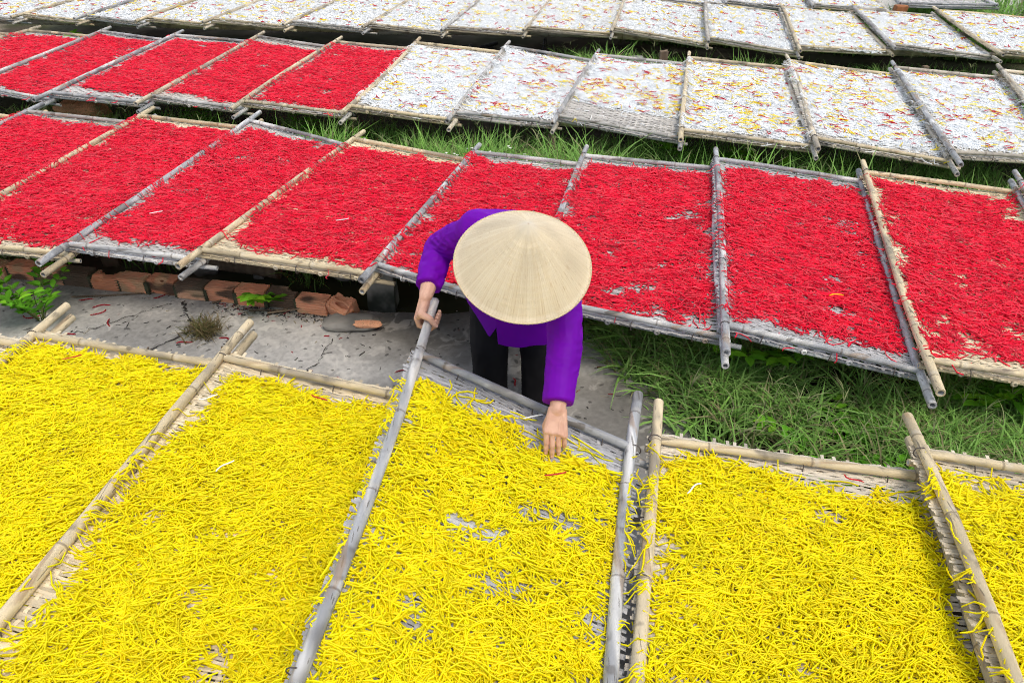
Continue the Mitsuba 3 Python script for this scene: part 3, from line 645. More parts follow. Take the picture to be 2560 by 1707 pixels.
# ------------------------------------------------------------------ leafy plants
def leaf_mesh(base, d, up, L, w, rng):
    d = unit(d); s = unit(np.cross(d, up)); n = np.cross(s, d)
    t = np.array([0, .22, .5, .78, 1.0]); ww = np.array([.05, .75, 1., .68, .02]) * w / 2
    droop = -.18 * t ** 2 * L
    c = base + d * (t * L)[:, None] + n * droop[:, None]
    A, B = c + s * ww[:, None] + n * (ww * .35)[:, None], c - s * ww[:, None] + n * (ww * .35)[:, None]
    v = np.vstack([A, c, B]); f = []
    for k in range(4):
        for o in (0, 5):
            f += [[o + k, o + k + 1, o + k + 5], [o + k + 1, o + k + 6, o + k + 5]]
    return v, np.array(f)
def plant(x, y, lab, rng, nst=4, h=.35, leaf=.055, pairs=5, bright=1.0, parts=False, spread=.5, aim=None, name='leafy_plant', hue=0.):
    x, y = x * GS, y * GS
    key = thing(name, lab, 'plant', 'leafy plants around the trays')
    st, lv, cols = [], [], []
    for k in range(nst):
        a = rng.uniform(0, 6.28) if aim is None else aim + rng.normal(0, .5)
        L = h * rng.uniform(.7, 1.15)
        d0 = V3(math.cos(a) * spread, math.sin(a) * spread, 1); d0 = unit(d0)
        pts = []
        for t in np.linspace(0, 1, 7):
            pts.append(V3(x, y, GZ - .03) + d0 * L * t + V3(math.cos(a), math.sin(a), -.55) * L * .32 * t * t)
        pts = np.array(pts)
        r = np.linspace(.004, .0015, 7)
        th = np.arange(4) * np.pi / 2
        V = pts[:, None] + r[:, None, None] * np.stack([np.cos(th), np.sin(th), 0 * th], 1)[None]
        i, j = np.meshgrid(np.arange(6), np.arange(4), indexing='ij'); j2 = (j + 1) % 4
        q = np.stack([i * 4 + j, i * 4 + j2, (i + 1) * 4 + j2, (i + 1) * 4 + j], -1).reshape(-1, 4)
        st.append((V.reshape(-1, 3), np.vstack([q[:, :3], q[:, [0, 2, 3]]])))
        for t in np.linspace(.35, 1, pairs):
            p = np.array([np.interp(t * 6, np.arange(7), pts[:, c]) for c in range(3)])
            tan = unit(pts[min(6, int(t * 6) + 1)] - pts[max(0, int(t * 6) - 1)])
            sd = unit(np.cross(tan, V3(0, 0, 1)) + 1e-6)
            for s in (-1, 1, 0) if t > .99 else (-1, 1):
                dd = unit(sd * s + tan * (.55 if s else 1) + V3(0, 0, .12 + .15 * rng.normal()) + rng.normal(0, .14, 3))
                lm = leaf_mesh(p, dd, V3(0, 0, 1), leaf * rng.uniform(.7, 1.2), leaf * .48, rng)
                lv.append(lm)
                c = (V3(.11, .32, .025) * rng.uniform(.65, 1.2) + V3(.07, .08, 0) * rng.uniform(0, 1) * (t > .75)) * bright
                cols.append(np.tile(c, (15, 1)))
    v, f = cat(st); part(key, 'stem', (v, f), 'stem', True)
    if parts:
        for (v, f), c in zip(lv, cols):
            part(key, 'leaf', (v, f), 'leaf', True, color=c)
    else:
        v, f = cat(lv); part(key, 'foliage', (v, f), 'leaf', True, color=np.clip(np.vstack(cols), 0, 1), kind='stuff')
rp_ = np.random.default_rng(33)
for k in range(3):
    pass
plant(-2.68, 3.56, 'tall leafy vine spilling over the left end of the bricks', rp_, 17, .42, .066, 6, 1.3, True, .32, None, 'leafy_vine')
plant(-3.45, 4.22, 'leafy plant at the far left edge behind the bricks', rp_, 6, .42, .095, 5, 1.15, True, .6, -.8)
plant(-2.30, 4.32, 'leafy plant under the grey tray behind the bricks', rp_, 8, .34, .085, 5, .8, True, .7, -1.5)
plant(-1.42, 3.78, 'small bright leafy plant leaning over the bricks', rp_, 5, .25, .08, 4, 1.35, True, .6, -1.6)
plant(1.25, 3.22, 'bright leafy plant just below the front edge of the grey second row tray', rp_, 7, .36, .09, 4, 1.5, True, .7, -1.5)
plant(1.42, 2.42, 'low pinnate plant in the grass behind the front row', rp_, 10, .27, .060, 6, 1.5, True, 1.0)
plant(2.12, 2.92, 'leafy plant under the overhanging pole on the right', rp_, 9, .40, .08, 5, 1.3, True, .8, -1.5)
plant(2.55, 2.75, 'leafy plant in the grass at the right edge', rp_, 8, .42, .085, 5, 1.3, True, .8)
plant(.45, 3.72, 'leafy weed growing from the gap behind the woman', rp_, 6, .2, .06, 4, 1.0, True, .8)
for k, (x, y, h, b, lab) in enumerate([(-1.85, 6.3, .48, 1.1, 'bright leafy plant in the gap left of the tall grass'), (-1.55, 6.0, .40, 1.1, 'smaller leafy plant at the foot of the tall grass'), (-2.9, 6.6, .38, .8, 'dark leafy plant under the left part of the third row'),
    (1.5, 5.55, .42, .8, 'leafy plant under the right end of the half bare tray'), (1.9, 5.3, .35, .9, 'low leafy plant in the gap before the third row'), (1.15, 5.75, .42, .7, 'dark leafy plant under the half bare tray'),
    (3.55, 4.75, .35, .6, 'dark bushy plant with small purple flowers at the right'), (3.9, 4.7, .32, .6, 'dark bushy plant beside the purple flowers'),
    (2.75, 7.7, .42, 1.1, 'bright leafy plant between the third and fourth rows'), (2.2, 7.9, .4, .9, 'leafy plant left of the bright one in the gap'), (3.25, 7.55, .36, 1.1, 'leafy plant right of the bright one in the gap'), (5.0, 7.2, .3, 1.0, 'leafy plant at the right end of the fourth row gap'),
    (-5.3, 9.25, .45, 1.1, 'leafy plant under the left end of the fourth row'), (-4.4, 9.0, .4, .8, 'leafy plant under the fourth row, second from the left'), (-3.7, 8.95, .45, .9, 'leafy plant under the fourth row, third from the left'), (-3.0, 8.75, .35, .8, 'leafy plant beside the dark wet poles'),
    (.0, 8.6, .4, .6, 'dark leafy plant behind the middle of the third row'), (-1.2, 8.2, .45, .8, 'leafy plant at the corner of the last red tray')]):
    plant(x, y, lab, rp_, 8, h * .85, .10, 5, b * 1.5, False, .7)
# small white flowers (one bushy plant) and purple ones
def flowerbush(x, y, lab, rng, n, h, col, fr):
    x, y, h = x * GS, y * GS, h
    key = thing('flowering_weed', lab, 'plant')
    lv, cl = [], []
    for k in range(n):
        p = V3(x + rng.normal(0, .22), y + rng.normal(0, .10), GZ + rng.uniform(.02, h)); a = rng.uniform(0, 6.28)
        lv.append(leaf_mesh(p, V3(math.cos(a), math.sin(a), rng.uniform(-.2, .6)), V3(0, 0, 1), .045, .024, rng)); cl.append(np.tile(V3(.05, .17, .02) * rng.uniform(.6, 1.3), (15, 1)))
    v, f = cat(lv); part(key, 'foliage', (v, f), 'leaf', True, color=np.vstack(cl), kind='stuff')
    fl, cl = [], []
    for k in range(fr):
        p = V3(x + rng.normal(0, .2), y + rng.normal(0, .1) - .03, GZ + h * rng.uniform(.8, 1.2))
        for a in np.arange(5) * 1.2566:
            fl.append(leaf_mesh(p, V3(math.cos(a), math.sin(a), .35), V3(0, 0, 1), .014, .010, rng))
    v, f = cat(fl); part(key, 'flowers', (v, f), 'litter', True, color=np.tile(col, (len(v), 1)), kind='stuff')
flowerbush(-.30, 5.35, 'low bushy weed with tiny white flowers by the third row', rp_, 520, .26, V3(.8, .8, .78), 60)
flowerbush(3.75, 4.55, 'low dark weed with a few small purple flowers at the right', rp_, 420, .22, V3(.45, .12, .55), 9)

# ------------------------------------------------------------------ bricks, stones, litter
rb = np.random.default_rng(8)
def hollow_brick(L, W, H, rng, chip=0):
    """ribbed fired-clay block with two bores"""
    from shapely.geometry import Polygon, Point, box
    n = 6; pts = []
    for side in range(4):
        w, h = (W, H) if side % 2 == 0 else (H, W)
        for k in range(n):
            for q, dp in ((.06, 0), (.34, .0), (.42, .006), (.82, .006), (.90, 0)):
                t = (k + q) / n
                p = np.array([-w / 2 + t * w, h / 2 - dp])
                a = -side * np.pi / 2; c, s = math.cos(a), math.sin(a)
                pts.append((c * p[0] - s * p[1], s * p[0] + c * p[1]))
    pg = Polygon(pts).buffer(.0004, join_style=2)
    for cx in (-W * .22, W * .22):
        pg = pg.difference(Point(cx, 0).buffer(min(W, H) * .19, 6))
    pg = max(getattr(pg, 'geoms', [pg]), key=lambda g: g.area)
    m = trimesh.creation.extrude_polygon(pg, L, engine='earcut')
    m.apply_translation([0, 0, -L / 2]); m.apply_transform(trimesh.transformations.rotation_matrix(np.pi / 2, [0, 1, 0]))
    mf = m3.Manifold(m3.Mesh(np.array(m.vertices, np.float32), np.array(m.faces, np.uint32)))
    for k in range(chip):
        s = m3.Manifold.sphere(rng.uniform(.03, .055), 10).scale([1.3, .8, .8]).translate([rng.uniform(-.4, .4) * L, -rng.choice([-1, 1]) * W * .35, H * .55])
        mf = mf - s
    me = mf.to_mesh()
    return np.array(me.vert_properties[:, :3]), np.array(me.tri_verts)
key = thing('brick_edging', 'broken row of ribbed orange hollow bricks along the concrete', 'brick edging')
p0, p1 = V3(-2.736 * GS, 3.997 * GS, GZ), V3(-1.044 * GS, 3.643 * GS, GZ)
nb = 9; d = (p1 - p0) / nb; yaw = math.atan2(d[1], d[0]); bl = np.linalg.norm(d)
for k in range(-3, nb):
    v, f = hollow_brick(bl - .012, .100, .088, rb, {1: 2, 3: 1, 7: 1}.get(k, 0))
    R = trimesh.transformations.euler_matrix(rb.normal(0, .012), rb.normal(0, .010), yaw + rb.normal(0, .012))[:3, :3]
    v = v @ R.T + p0 + d * (k + .5) + [rb.normal(0, .004), rb.normal(0, .008), .050 + rb.normal(0, .004)]
    lab = {0: 'brick with a black tarred face', 4: 'brick with a black tarred face, fifth in the row', 7: 'brick with black lower half'}.get(k)
    part(key, 'brick', (v, f), 'brick', False, uv=np.full((len(v), 2), ({0: .95, 4: .98, 7: .9}.get(k, rb.uniform(0, .5)), .5)), label=lab)
    b = trimesh.creation.box([.022, .090, .078]); b.apply_transform(trimesh.transformations.euler_matrix(0, 0, yaw)); b.apply_translation(p0 + d * (k + 1) + [0, 0, .046])
    if k < nb - 1: part(key, 'mortar_joint', b, 'mortar')
v, f = hollow_brick(.13, .10, .105, rb, 2)
R = trimesh.transformations.euler_matrix(.3, .12, yaw - .35)[:3, :3]
solid('broken_brick', (v @ R.T + [-.965 * GS, 3.60 * GS, .060 + GZ], f), 'brick', 'broken hollow brick stub showing its holes at the right end of the bricks', 'brick', uv=np.full((len(v), 2), .3))
def rock(x, y, z, s, seed, lab, mat='stone', name='stone', sq=(1, 1, .6)):
    m = trimesh.creation.icosphere(3, 1.0); v = np.array(m.vertices)
    v = np.sign(v) * np.abs(v) ** .55
    v = v * (1 + .55 * (meshkit.fbm(v * 1.6 + seed, 3, seed)[:, None] - .5)) * s * np.array(sq)
    solid(name, (v + [x * GS, y * GS, z + GZ], np.array(m.faces)), mat, lab, 'stone', smooth=35)
rock(-.90, 3.49, .03, .12, 1, 'flat pale slab of mortar lying by the broken brick', sq=(1.2, .6, .25))
rock(-.80, 3.44, .05, .055, 2, 'flat reddish brick shard on the pale slab', 'brick', 'brick_shard', (1.3, .5, .25))
rock(-1.95, 4.20, .08, .12, 3, 'pale stone among the weeds behind the bricks', sq=(.7, .6, 1))
rock(-1.02, 4.10, .07, .11, 4, 'dark rounded stone left of the concrete post')
rock(1.95, 2.28, .04, .10, 5, 'flat grey stone in the grass behind the rightmost tray', sq=(1.2, .7, .5))
rock(.1, 5.75, -.03, .17, 6, 'dark rock in the gap before the third row', sq=(1.2, .8, .8))
rock(.55, 5.6, -.03, .14, 7, 'second dark rock in the gap before the third row', sq=(1.2, .8, .7))
rock(2.05, 5.25, .08, .15, 8, 'pale round stone under the third row on the right')
rock(-2.9, 6.6, .0, .22, 9, 'flat grey stone under the third row on the left', sq=(1.5, .8, .4))
rock(-3.95, 6.85, .14, .16, 10, 'reddish brown block under the third row at the far left', 'brick', 'brick_block', (1.3, .8, .8))
k = thing('fallen_log', 'dark weathered log lying behind the bricks', 'log'); m, uv = pole_mesh(V3(-2.04, 4.00, .05 + GZ), V3(-1.37, 3.84, .045 + GZ), .05, .045, rb, .1, sides=9, hollow=False)
scene[k] = ply(m, 'old_wood', smooth=True)
# the dry weed tuft
n = 420; a = rb.uniform(0, 6.28, n); r_ = np.abs(rb.normal(0, .045, n))
x, y = -1.70 * GS + r_ * np.cos(a), 3.42 * GS + r_ * np.sin(a)
g = np.where(rb.uniform(0, 1, (n, 1)) < .6, V3(.24, .19, .10), V3(.16, .17, .07)) * rb.uniform(.5, 1.2, (n, 1))
v, f, c = blades(x, y, rb.uniform(.05, .15, n), rb, g, .0030, .75)
solid('dry_weed', (v, f), 'leaf', 'dry brown weed tuft growing from the concrete crack', 'weed', color=c)
def lone(kind, x, y, z, th, lab, grp, cl=None, L=.07, r=.0036):
    V, F = strands(np.array([x]), np.array([y]), np.array([z]), np.array([th]), np.array([L]), np.array([r]), rb, 6, 5, 1.0, .85)
    key = thing(f'{kind}_noodle', lab, 'noodle', grp)
    scene[key] = ply((V[0].reshape(-1, 3), F), 'noodle', smooth=True, color=np.tile(cl, (V[0].shape[0] * V[0].shape[1], 1)))
DK = V3(.34, .008, .018)
for k in range(20):
    t = rb.uniform(0, 1)
    x = rb.uniform(-3.0, .4); y = rb.uniform(2.75, 3.80) - .19 * (x + 3) * .9
    if y < 2.35: continue
    lone('red', x * GS, y * GS, .018 + GZ, rb.uniform(0, 3.14), 'dark red noodle strand fallen on the bare concrete', 'red noodle strands fallen on the concrete', DK * rb.uniform(.6, 1.2), rb.uniform(.045, .085))
for x, y, th, L in ((-1.72, 3.42, .3, .05), (-2.52, 3.77, .5, .08), (-2.40, 3.70, .6, .10), (-2.38, 3.62, .9, .09), (-2.1, 3.8, .7, .07), (-1.78, 3.32, .4, .08), (-2.2, 3.2, 1.2, .07), (-2.45, 3.4, .5, .09), (-2.75, 3.58, .3, .1), (-3.1, 3.62, .6, .09)):
    lone('red', x * GS, y * GS, .018 + GZ, th, 'dark red noodle strand fallen on the bare concrete', 'red noodle strands fallen on the concrete', DK, L)
for kd, x, y, z, th, where, cl in (('red', -1.83, 1.96, .615, 1.0, 'the tan tray in front of the leafy vine', DK * 1.6), ('red', -1.72, 2.36, .61, .5, 'the yellow layer near the leafy vine', DK * 1.6), ('red', -2.20, 2.24, .612, .2, 'the yellow layer at the far left', DK * 1.6),
        ('red', -.70, 2.10, .612, 2.6, "the tray left of the woman's grey tray", DK * 1.6), ('red', 1.10, 1.72, .575, 2.6, 'the bare back edge below the grass', DK * 1.6), ('red', .13, 1.62, .70, .2, 'the yellow layer near her hand', DK * 1.6),
        ('white', -1.10, 2.10, .615, .5, "the tray left of the woman's grey tray", WHT), ('white', -.93, 1.75, .615, .6, "the middle of the tray left of hers", WHT), ('white', .07, 1.90, .69, .3, 'the grey tilted tray beside her hand', WHT), ('white', .57, 1.66, .60, .6, 'the tan tray right of the grey tilted one', WHT),
        ('yellow', 1.44, 2.83, .60, 2.9, 'the red layer right of the woman', YEL * V3(1, .75, 1)), ('white', -.90, 3.62, .60, .3, 'the red layer behind the concrete post', WHT), ('white', -1.93, 3.72, .60, .4, 'the red layer above the bricks', WHT)):
    lone(kd, x, y, z, th, f'single {kd} noodle strand lying on {where}', 'stray noodle strands of another colour', cl, .068, .0028)
# fine litter on the slab: splinters, specks, bits of straw
vs, fs, cs = [], [], []
for k in range(1000):
    x = rb.uniform(-3.6, .9); y = rb.uniform(2.2, 4.05) - .12 * (x + 3.4)
    if k < 420: x, y = rb.uniform(-1.75, -.75), 0; y = 3.64 - .21 * (x + 1.3) - abs(rb.normal(0, .05))
    L = rb.uniform(.004, .03) * (1.6 if rb.uniform() < .12 else 1); w = rb.uniform(.0012, .0045); a = rb.uniform(0, 3.14)
    b = trimesh.creation.box([L, w, w]); b.apply_transform(trimesh.transformations.euler_matrix(0, rb.normal(0, .1), a)); b.apply_translation([x * GS, y * GS, GZ + .013 + w / 2])
    c = [V3(.05, .05, .05), V3(.03, .03, .03), V3(.30, .26, .18), V3(.42, .40, .35), V3(.3, .02, .03)][rb.choice(5, p=[.42, .2, .16, .12, .10])]
    vs.append((np.array(b.vertices), np.array(b.faces))); cs.append(np.tile(c, (8, 1)))
v, f = cat(vs)
solid('litter', (v, f), 'litter', 'dark specks, splinters and straw scattered on the concrete', 'litter', kind='stuff', color=np.vstack(cs))
for (a, b, lab) in (((-2.62, 3.80, .02), (-2.05, 3.86, .02), 'long thin dark stick lying left of the dry weed'), ((-2.1, 3.86, .02), (-1.88, 3.84, .02), 'short dark stick beside the bricks'), ((-1.76, 3.72, .02), (-1.60, 3.80, .025), 'pale splinter lying by the bricks'), ((-1.52, 3.64, .02), (-1.30, 3.66, .02), 'grey splinter beside the bricks, right of the weed'), ((-1.40, 3.60, .03), (-1.12, 3.66, .03), 'long pale stalk beside the bricks'), ((-1.96, 3.12, .02), (-1.95, 3.27, .02), 'dark splinter standing out on the concrete near the tray'), ((-1.56, 3.27, .02), (-1.50, 3.17, .02), 'dark splinter right of the crack')):
    k = thing('stick', lab, 'stick'); m, uv = pole_mesh(V3(*a) * V3(GS, GS, 1) + V3(0, 0, GZ), V3(*b) * V3(GS, GS, 1) + V3(0, 0, GZ), .006, .004, rb, .4, sides=5, hollow=False)
    scene[k] = ply(m, 'old_wood', smooth=True)

# ------------------------------------------------------------------ the woman
rw = np.random.default_rng(4)
def ball(p, r, n=20):
    r = (r, r, r) if np.isscalar(r) else r
    return m3.Manifold.sphere(1.0, n).scale([float(x) for x in r]).translate([float(x) for x in p])
def hull(*pr, n=20):
    return m3.Manifold.batch_hull([ball(p, r, n) for p, r in pr])
def limb(js, n=20):
    return [hull(js[k], js[k + 1], n=n) for k in range(len(js) - 1)]
def union(ms):
    return m3.Manifold.batch_boolean(ms, m3.OpType.Add)
def finish(mf, res, it=12, lam=.5):
    mf = mf.refine_to_length(res)
    me = mf.to_mesh(); m = trimesh.Trimesh(np.array(me.vert_properties[:, :3]), np.array(me.tri_verts), process=True)
    trimesh.smoothing.filter_taubin(m, lamb=lam, nu=lam + .03, iterations=it)
    return m
def wrinkle(m, fn):
    n = np.array(m.vertex_normals); v = np.array(m.vertices)
    m.vertices = v + n * fn(v)[:, None]; return m
person = thing('person', 'woman in a conical hat, purple blouse and black trousers bending over the grey tray', 'person')
# joints
PEL, WAI, CHE, NEK = V3(.00, 2.80, .84), V3(.0, 2.67, .94), V3(.012, 2.50, 1.03), V3(.03, 2.27, 1.12)
HATC = V3(.033, 2.02, 1.195); HN = unit(V3(.075, -.43, .90))
HEAD = HATC + HN * .010
RS, RE, RW = V3(-.125, 2.45, 1.10), V3(-.283, 2.60, .955), V3(-.322, 2.385, .868)
LS, LE, LW = V3(.172, 2.26, 1.05), V3(.176, 2.03, .895), V3(.146, 1.842, .765)
HIPR, HIPL = V3(-.095, 2.78, .80), V3(.10, 2.78, .80)
KNR, KNL = V3(-.098, 2.61, .48), V3(.115, 2.61, .48)
ANR, ANL = V3(-.095, 2.61, .205 + .012), V3(.12, 2.60, .205 + .012)
def frame(fwd, up):
    f = unit(fwd); s = unit(np.cross(f, up)); u = np.cross(s, f); return f, s, u
# left hand (image right): hangs down, back towards the camera, fingertips in the noodles
def left_hand():
    W = LW; K = V3(.139, 1.792, .715)       # knuckle line centre
    sx = unit(V3(-1, .10, .10))             # towards the thumb
    ms = []
    fl = [(-.030, .92), (-.0100, 1.0), (.0105, .95), (.0295, .78)]      # index, middle, ring, little
    off = [.030, .0105, -.0095, -.0285]
    kn = [K + sx * o + V3(0, 0, -.006 * abs(q)) for o, q in zip(off, (0, -.3, .3, 1.5))]
    for k in range(4):
        ms.append(hull((W + sx * off[k] * .55, .0165 if k in (1, 2) else .015), (kn[k], .0115), n=14))
    ms += [hull((W + sx * .012, .016), (W - sx * .012, .016), (kn[0], .0112), (kn[1], .0115), n=14), hull((kn[1], .0115), (kn[2], .0112), (kn[3], .0105), (W, .014), n=14), hull((kn[0], .011), (kn[1], .0115), (kn[2], .011), n=14)]
    tips = []
    D = [V3(.004, -.30, -.75), V3(-.004, -.33, -.72), V3(.012, -.26, -.80), V3(.03, -.06, -1.0)]
    D2 = [V3(-.02, -.10, -1), V3(-.01, -.16, -1), V3(.02, -.02, -1), V3(.0, .35, -.9)]
    D3 = [V3(-.02, .20, -1), V3(.0, .12, -1), V3(.02, .3, -1), V3(-.02, .8, -.7)]
    for k in range(4):
        s = (.94, 1.03, .97, .80)[k]
        a = kn[k]; b = a + unit(D[k]) * .041 * s; c = b + unit(D2[k]) * .025 * s; d = c + unit(D3[k]) * .017 * s
        r = (.0092, .0094, .0090, .0080)[k]
        ms += limb([(a, r * 1.14), (a * .55 + b * .45, r * .93), (b, r * 1.05), (b * .5 + c * .5, r * .88), (c, r * .95), (d, r * .78)], 14) + [ball(a + V3(0, -.0035, .001), r * 1.12, 14)]; tips.append((d, unit(D3[k]), r))
    t0 = W + sx * .020 + V3(0, -.005, -.018); t1 = t0 + sx * .018 + V3(0, -.010, -.040); t2 = t1 + V3(.001, -.014, -.030); t3 = t2 + V3(.005, -.007, -.022)
    ms += limb([(t0, .015), (t1, .0115), (t2, .0098), (t3, .0082)], 14); tips.append((t3, unit(t3 - t2), .0085))
    return union(ms), tips
# right hand (image left): grips the pole end, thumb over the top, fingers curling under it
PE, PD = V3(-.297, 2.46, .80), unit(V3(-.297, 2.46, .80) - V3(-.62, .15, .648))
def right_hand():
    G = PE - PD * .105                      # pole centre under the fist
    up = unit(V3(0, 0, 1) - PD * PD[2]); lf = unit(np.cross(up, PD)); lf = lf if lf[0] < 0 else -lf     # lf: towards image left
    at = lambda s, deg, R: G + PD * s + (up * math.cos(math.radians(deg)) + lf * math.sin(math.radians(deg))) * R   # 0 = top, 90 = left, 180 = below
    ms, tips = [], []
    sp = [-.034, -.012, .010, .030]          # index nearest the camera
    kn = [at(s, 70, .040) for s in sp]
    for k, s in enumerate(sp):
        r = (.0100, .0102, .0098, .0088)[k]
        ch = [(at(s, 68, .040), r * 1.2), (at(s, 118, .037), r * 1.05), (at(s, 185, .034), r), (at(s - .001, 248, .034), r * .95), (at(s - .002, 282, .0345), r * .82)]
        ms += limb(ch, 14); tips.append((ch[-1][0], unit(ch[-1][0] - ch[-2][0]), r))
        ms.append(hull((RW + PD * s * .45 + lf * .004, .0175), (ch[0][0], r * 1.25), n=14))
    for k in range(3):
        ms.append(hull((kn[k], .0125), (kn[k + 1], .012), (RW + PD * sp[k] * .45, .0175), (RW + PD * sp[k + 1] * .45, .0175), n=14))
    ms.append(hull((RW + up * .0, .020), (at(-.02, 25, .043), .016), (at(.022, 20, .042), .014), n=14))
    th = [(RW - PD * .012 - up * .012, .018), (at(-.046, 20, .046), .0145), (at(-.058, -28, .040), .0118), (at(-.060, -78, .0365), .0095)]
    ms += limb(th, 14); tips.append((th[-1][0], unit(th[-1][0] - th[-2][0]), .0098))
    ms.append(hull(th[1], (at(-.036, 55, .040), .011), n=14))
    return union(ms), tips
LH, ltips = left_hand(); RH, rtips = right_hand()
LH, RH = LH.refine_to_length(.0045), RH.refine_to_length(.0045)
parts_ = [LH, RH]
parts_ += limb([(RS, .050), (RE, .040), (RE + (RW - RE) * .35, .040), (RW, (.026))]) + limb([(LS, .050), (LE, .040), (LE + (LW - LE) * .35, .040), (LW + (LE - LW) * .12, .0275), (LW, .0255)])
parts_ += [hull((PEL, (.145, .11, .10)), (WAI, (.125, .095, .095))), hull((WAI, (.125, .095, .095)), (CHE, (.14, .1, .1))), hull((CHE, (.14, .1, .1)), (RS, .055), (LS, .055), (NEK, .05))]
for h, k, a, sx in ((HIPR, KNR, ANR, -1), (HIPL, KNL, ANL, 1)):
    parts_ += limb([(h, .075), (k, .052), (a, .036)]) + [hull((a + V3(0, .02, -.045), .032), (a + V3(sx * .01, -.12, -.055), (.036, .04, .022)))]
hf = unit(V3(0, -1, 0) - HN * (-HN[1])); hs = np.cross(hf, HN)      # face forward, side
hp = lambda f, s, u: HEAD + hf * f + hs * s + HN * u
parts_ += [hull((NEK, .052), (hp(-.02, 0, -.07), .050)), hull((hp(-.012, 0, .025), (.074, .074, .074)), (hp(.012, 0, -.045), .058), (hp(.035, 0, -.088), .026)),
           hull((hp(.074, 0, .005), .010), (hp(.088, 0, -.030), .0125)), hull((hp(.066, -.022, -.062), .007), (hp(.070, 0, -.060), .009), (hp(.066, .022, -.062), .007))]
for s in (-1, 1):
    parts_ += [hull((hp(-.005, s * .073, .0), (.012, .018, .02)), (hp(-.008, s * .073, -.022), .010)), ball(hp(.058, s * .031, .014), .016)]
body = finish(union(parts_), .012, 10)
part(person, 'body', body, 'skin', True)
hair = hull((hp(-.016, 0, .030), .082), (hp(-.040, 0, -.01), .070)) - hull((hp(.095, 0, -.02), .075), (hp(.085, 0, -.12), .09))
part(person, 'hair', finish(union([hair, hull((hp(-.095, 0, -.03), .035), (hp(-.10, 0, -.06), .028))]), .014, 6), 'hair', True)
for s in (-1, 1):
    part(person, 'eye', finish(ball(hp(.0665, s * .031, .012), (.012, .008, .007)), .006, 2), 'hair', True)
for tip, d, r in ltips + rtips:
    pass
def nail(c, d, out, r):
    f, s, u = frame(d, out)
    m = trimesh.creation.icosphere(2, 1.0); v = np.array(m.vertices) * [r * .85, r * .62, r * .22]
    v = c + v[:, :1] * f + v[:, 1:2] * s + v[:, 2:3] * u + u * r * .68 + f * r * .25
    part(person, 'fingernail', (v, np.array(m.faces)), 'nail', True)
for k, (c, d, r) in enumerate(ltips):
    nail(c, d, V3(-.7, -.6, .2) if k == 4 else V3(0, -1, .25), r)
c, d, r = rtips[4]; nail(c, d, V3(.75, -.5, .5), r)
# clothes
def cuffcut(p, d):   # keep the side of the plane away from the hand
    d = unit(d); return [float(x) for x in -d], float(-(p @ d))
rc, lc = RE + (RW - RE) * .80, LE + (LW - LE) * .89
rarm = union(limb([(RS, .072), (RE + V3(0, 0, .004), .056), (RE + (RW - RE) * .5, .051), (RW, .046)]))
larm = union(limb([(LS, .072), (LE, .056), (LE + (LW - LE) * .45, .053), (LW, .050)]))
rarm = rarm.trim_by_plane(*cuffcut(rc, RW - RE)); larm = larm.trim_by_plane(*cuffcut(lc, LW - LE))
tor = [hull((PEL + V3(-.005, -.02, .01), (.188, .135, .115)), (WAI, (.160, .115, .115))), hull((WAI, (.160, .115, .115)), (CHE, (.165, .12, .12))), hull((CHE, (.165, .12, .12)), (RS, .080), (LS, .078), (NEK + V3(0, .05, 0), .062))]
tor += [hull((PEL + V3(-.005, -.02, .01), (.188, .135, .11)), (PEL + V3(0, .0, -.075), (.182, .135, .07))), hull((CHE, (.15, .11, .11)), (CHE + V3(.01, -.05, -.06), (.12, .09, .06)))]
bl = finish(union(tor + [rarm, larm]), .0085, 16)
def folds(v):
    a = meshkit.fbm(np.c_[v[:, 0] * 9, v[:, 1] * 9, v[:, 2] * 16], 3, 6) - .5
    q = np.c_[v[:, 0] * 14, v[:, 1] * 38 + v[:, 2] * 20, v[:, 2] * 46]
    b = np.abs(meshkit.noise(q, 9) - .5) * -2 + .5
    arm = (np.minimum(np.linalg.norm(v - (RE + RW) / 2, axis=1), np.linalg.norm(v - RE, axis=1)) < .17) * 1.0 + (np.linalg.norm(v - LE, axis=1) < .13) * .45 + .25
    return a * .012 + b * .0085 * np.clip(arm, 0, 1.2)
wrinkle(bl, folds)
blouse = part(person, 'blouse', bl, 'purple_cloth', True)
def sheet(top, bot, nu, nv, fold, seed, th=.004, amp=.006):
    top, bot = np.array(top, float), np.array(bot, float)
    u = np.linspace(0, 1, nu)
    ip = lambda P: np.stack([np.interp(u, np.linspace(0, 1, len(P)), P[:, c]) for c in range(3)], 1)
    A, B = ip(top), ip(bot)
    t = np.linspace(0, 1, nv)[None, :, None]
    S = A[:, None] * (1 - t) + B[:, None] * t
    n = np.cross(np.gradient(S, axis=0), np.gradient(S, axis=1)); n /= np.linalg.norm(n, axis=-1, keepdims=True) + 1e-9
    w = (np.sin(u * fold * 6.28 + seed)[:, None] * np.linspace(.2, 1, nv)[None] + 2.4 * (meshkit.fbm(S * 9, 3, seed) - .5)) * amp
    S = S + n * w[..., None]
    V = np.concatenate([S.reshape(-1, 3), (S + n * th).reshape(-1, 3)])
    i, j = np.meshgrid(np.arange(nu - 1), np.arange(nv - 1), indexing='ij'); q = np.stack([i * nv + j, (i + 1) * nv + j, (i + 1) * nv + j + 1, i * nv + j + 1], -1).reshape(-1, 4)
    N = nu * nv; f = [q, q[:, ::-1] + N]
    ring = [i * nv for i in range(nu)] + [(nu - 1) * nv + j for j in range(1, nv)] + [i * nv + nv - 1 for i in range(nu - 2, -1, -1)] + [j for j in range(nv - 2, 0, -1)]
    r = np.array(ring); r2 = np.roll(r, -1); f.append(np.stack([r, r2, r2 + N, r + N], 1))
    return V, np.vstack(f)
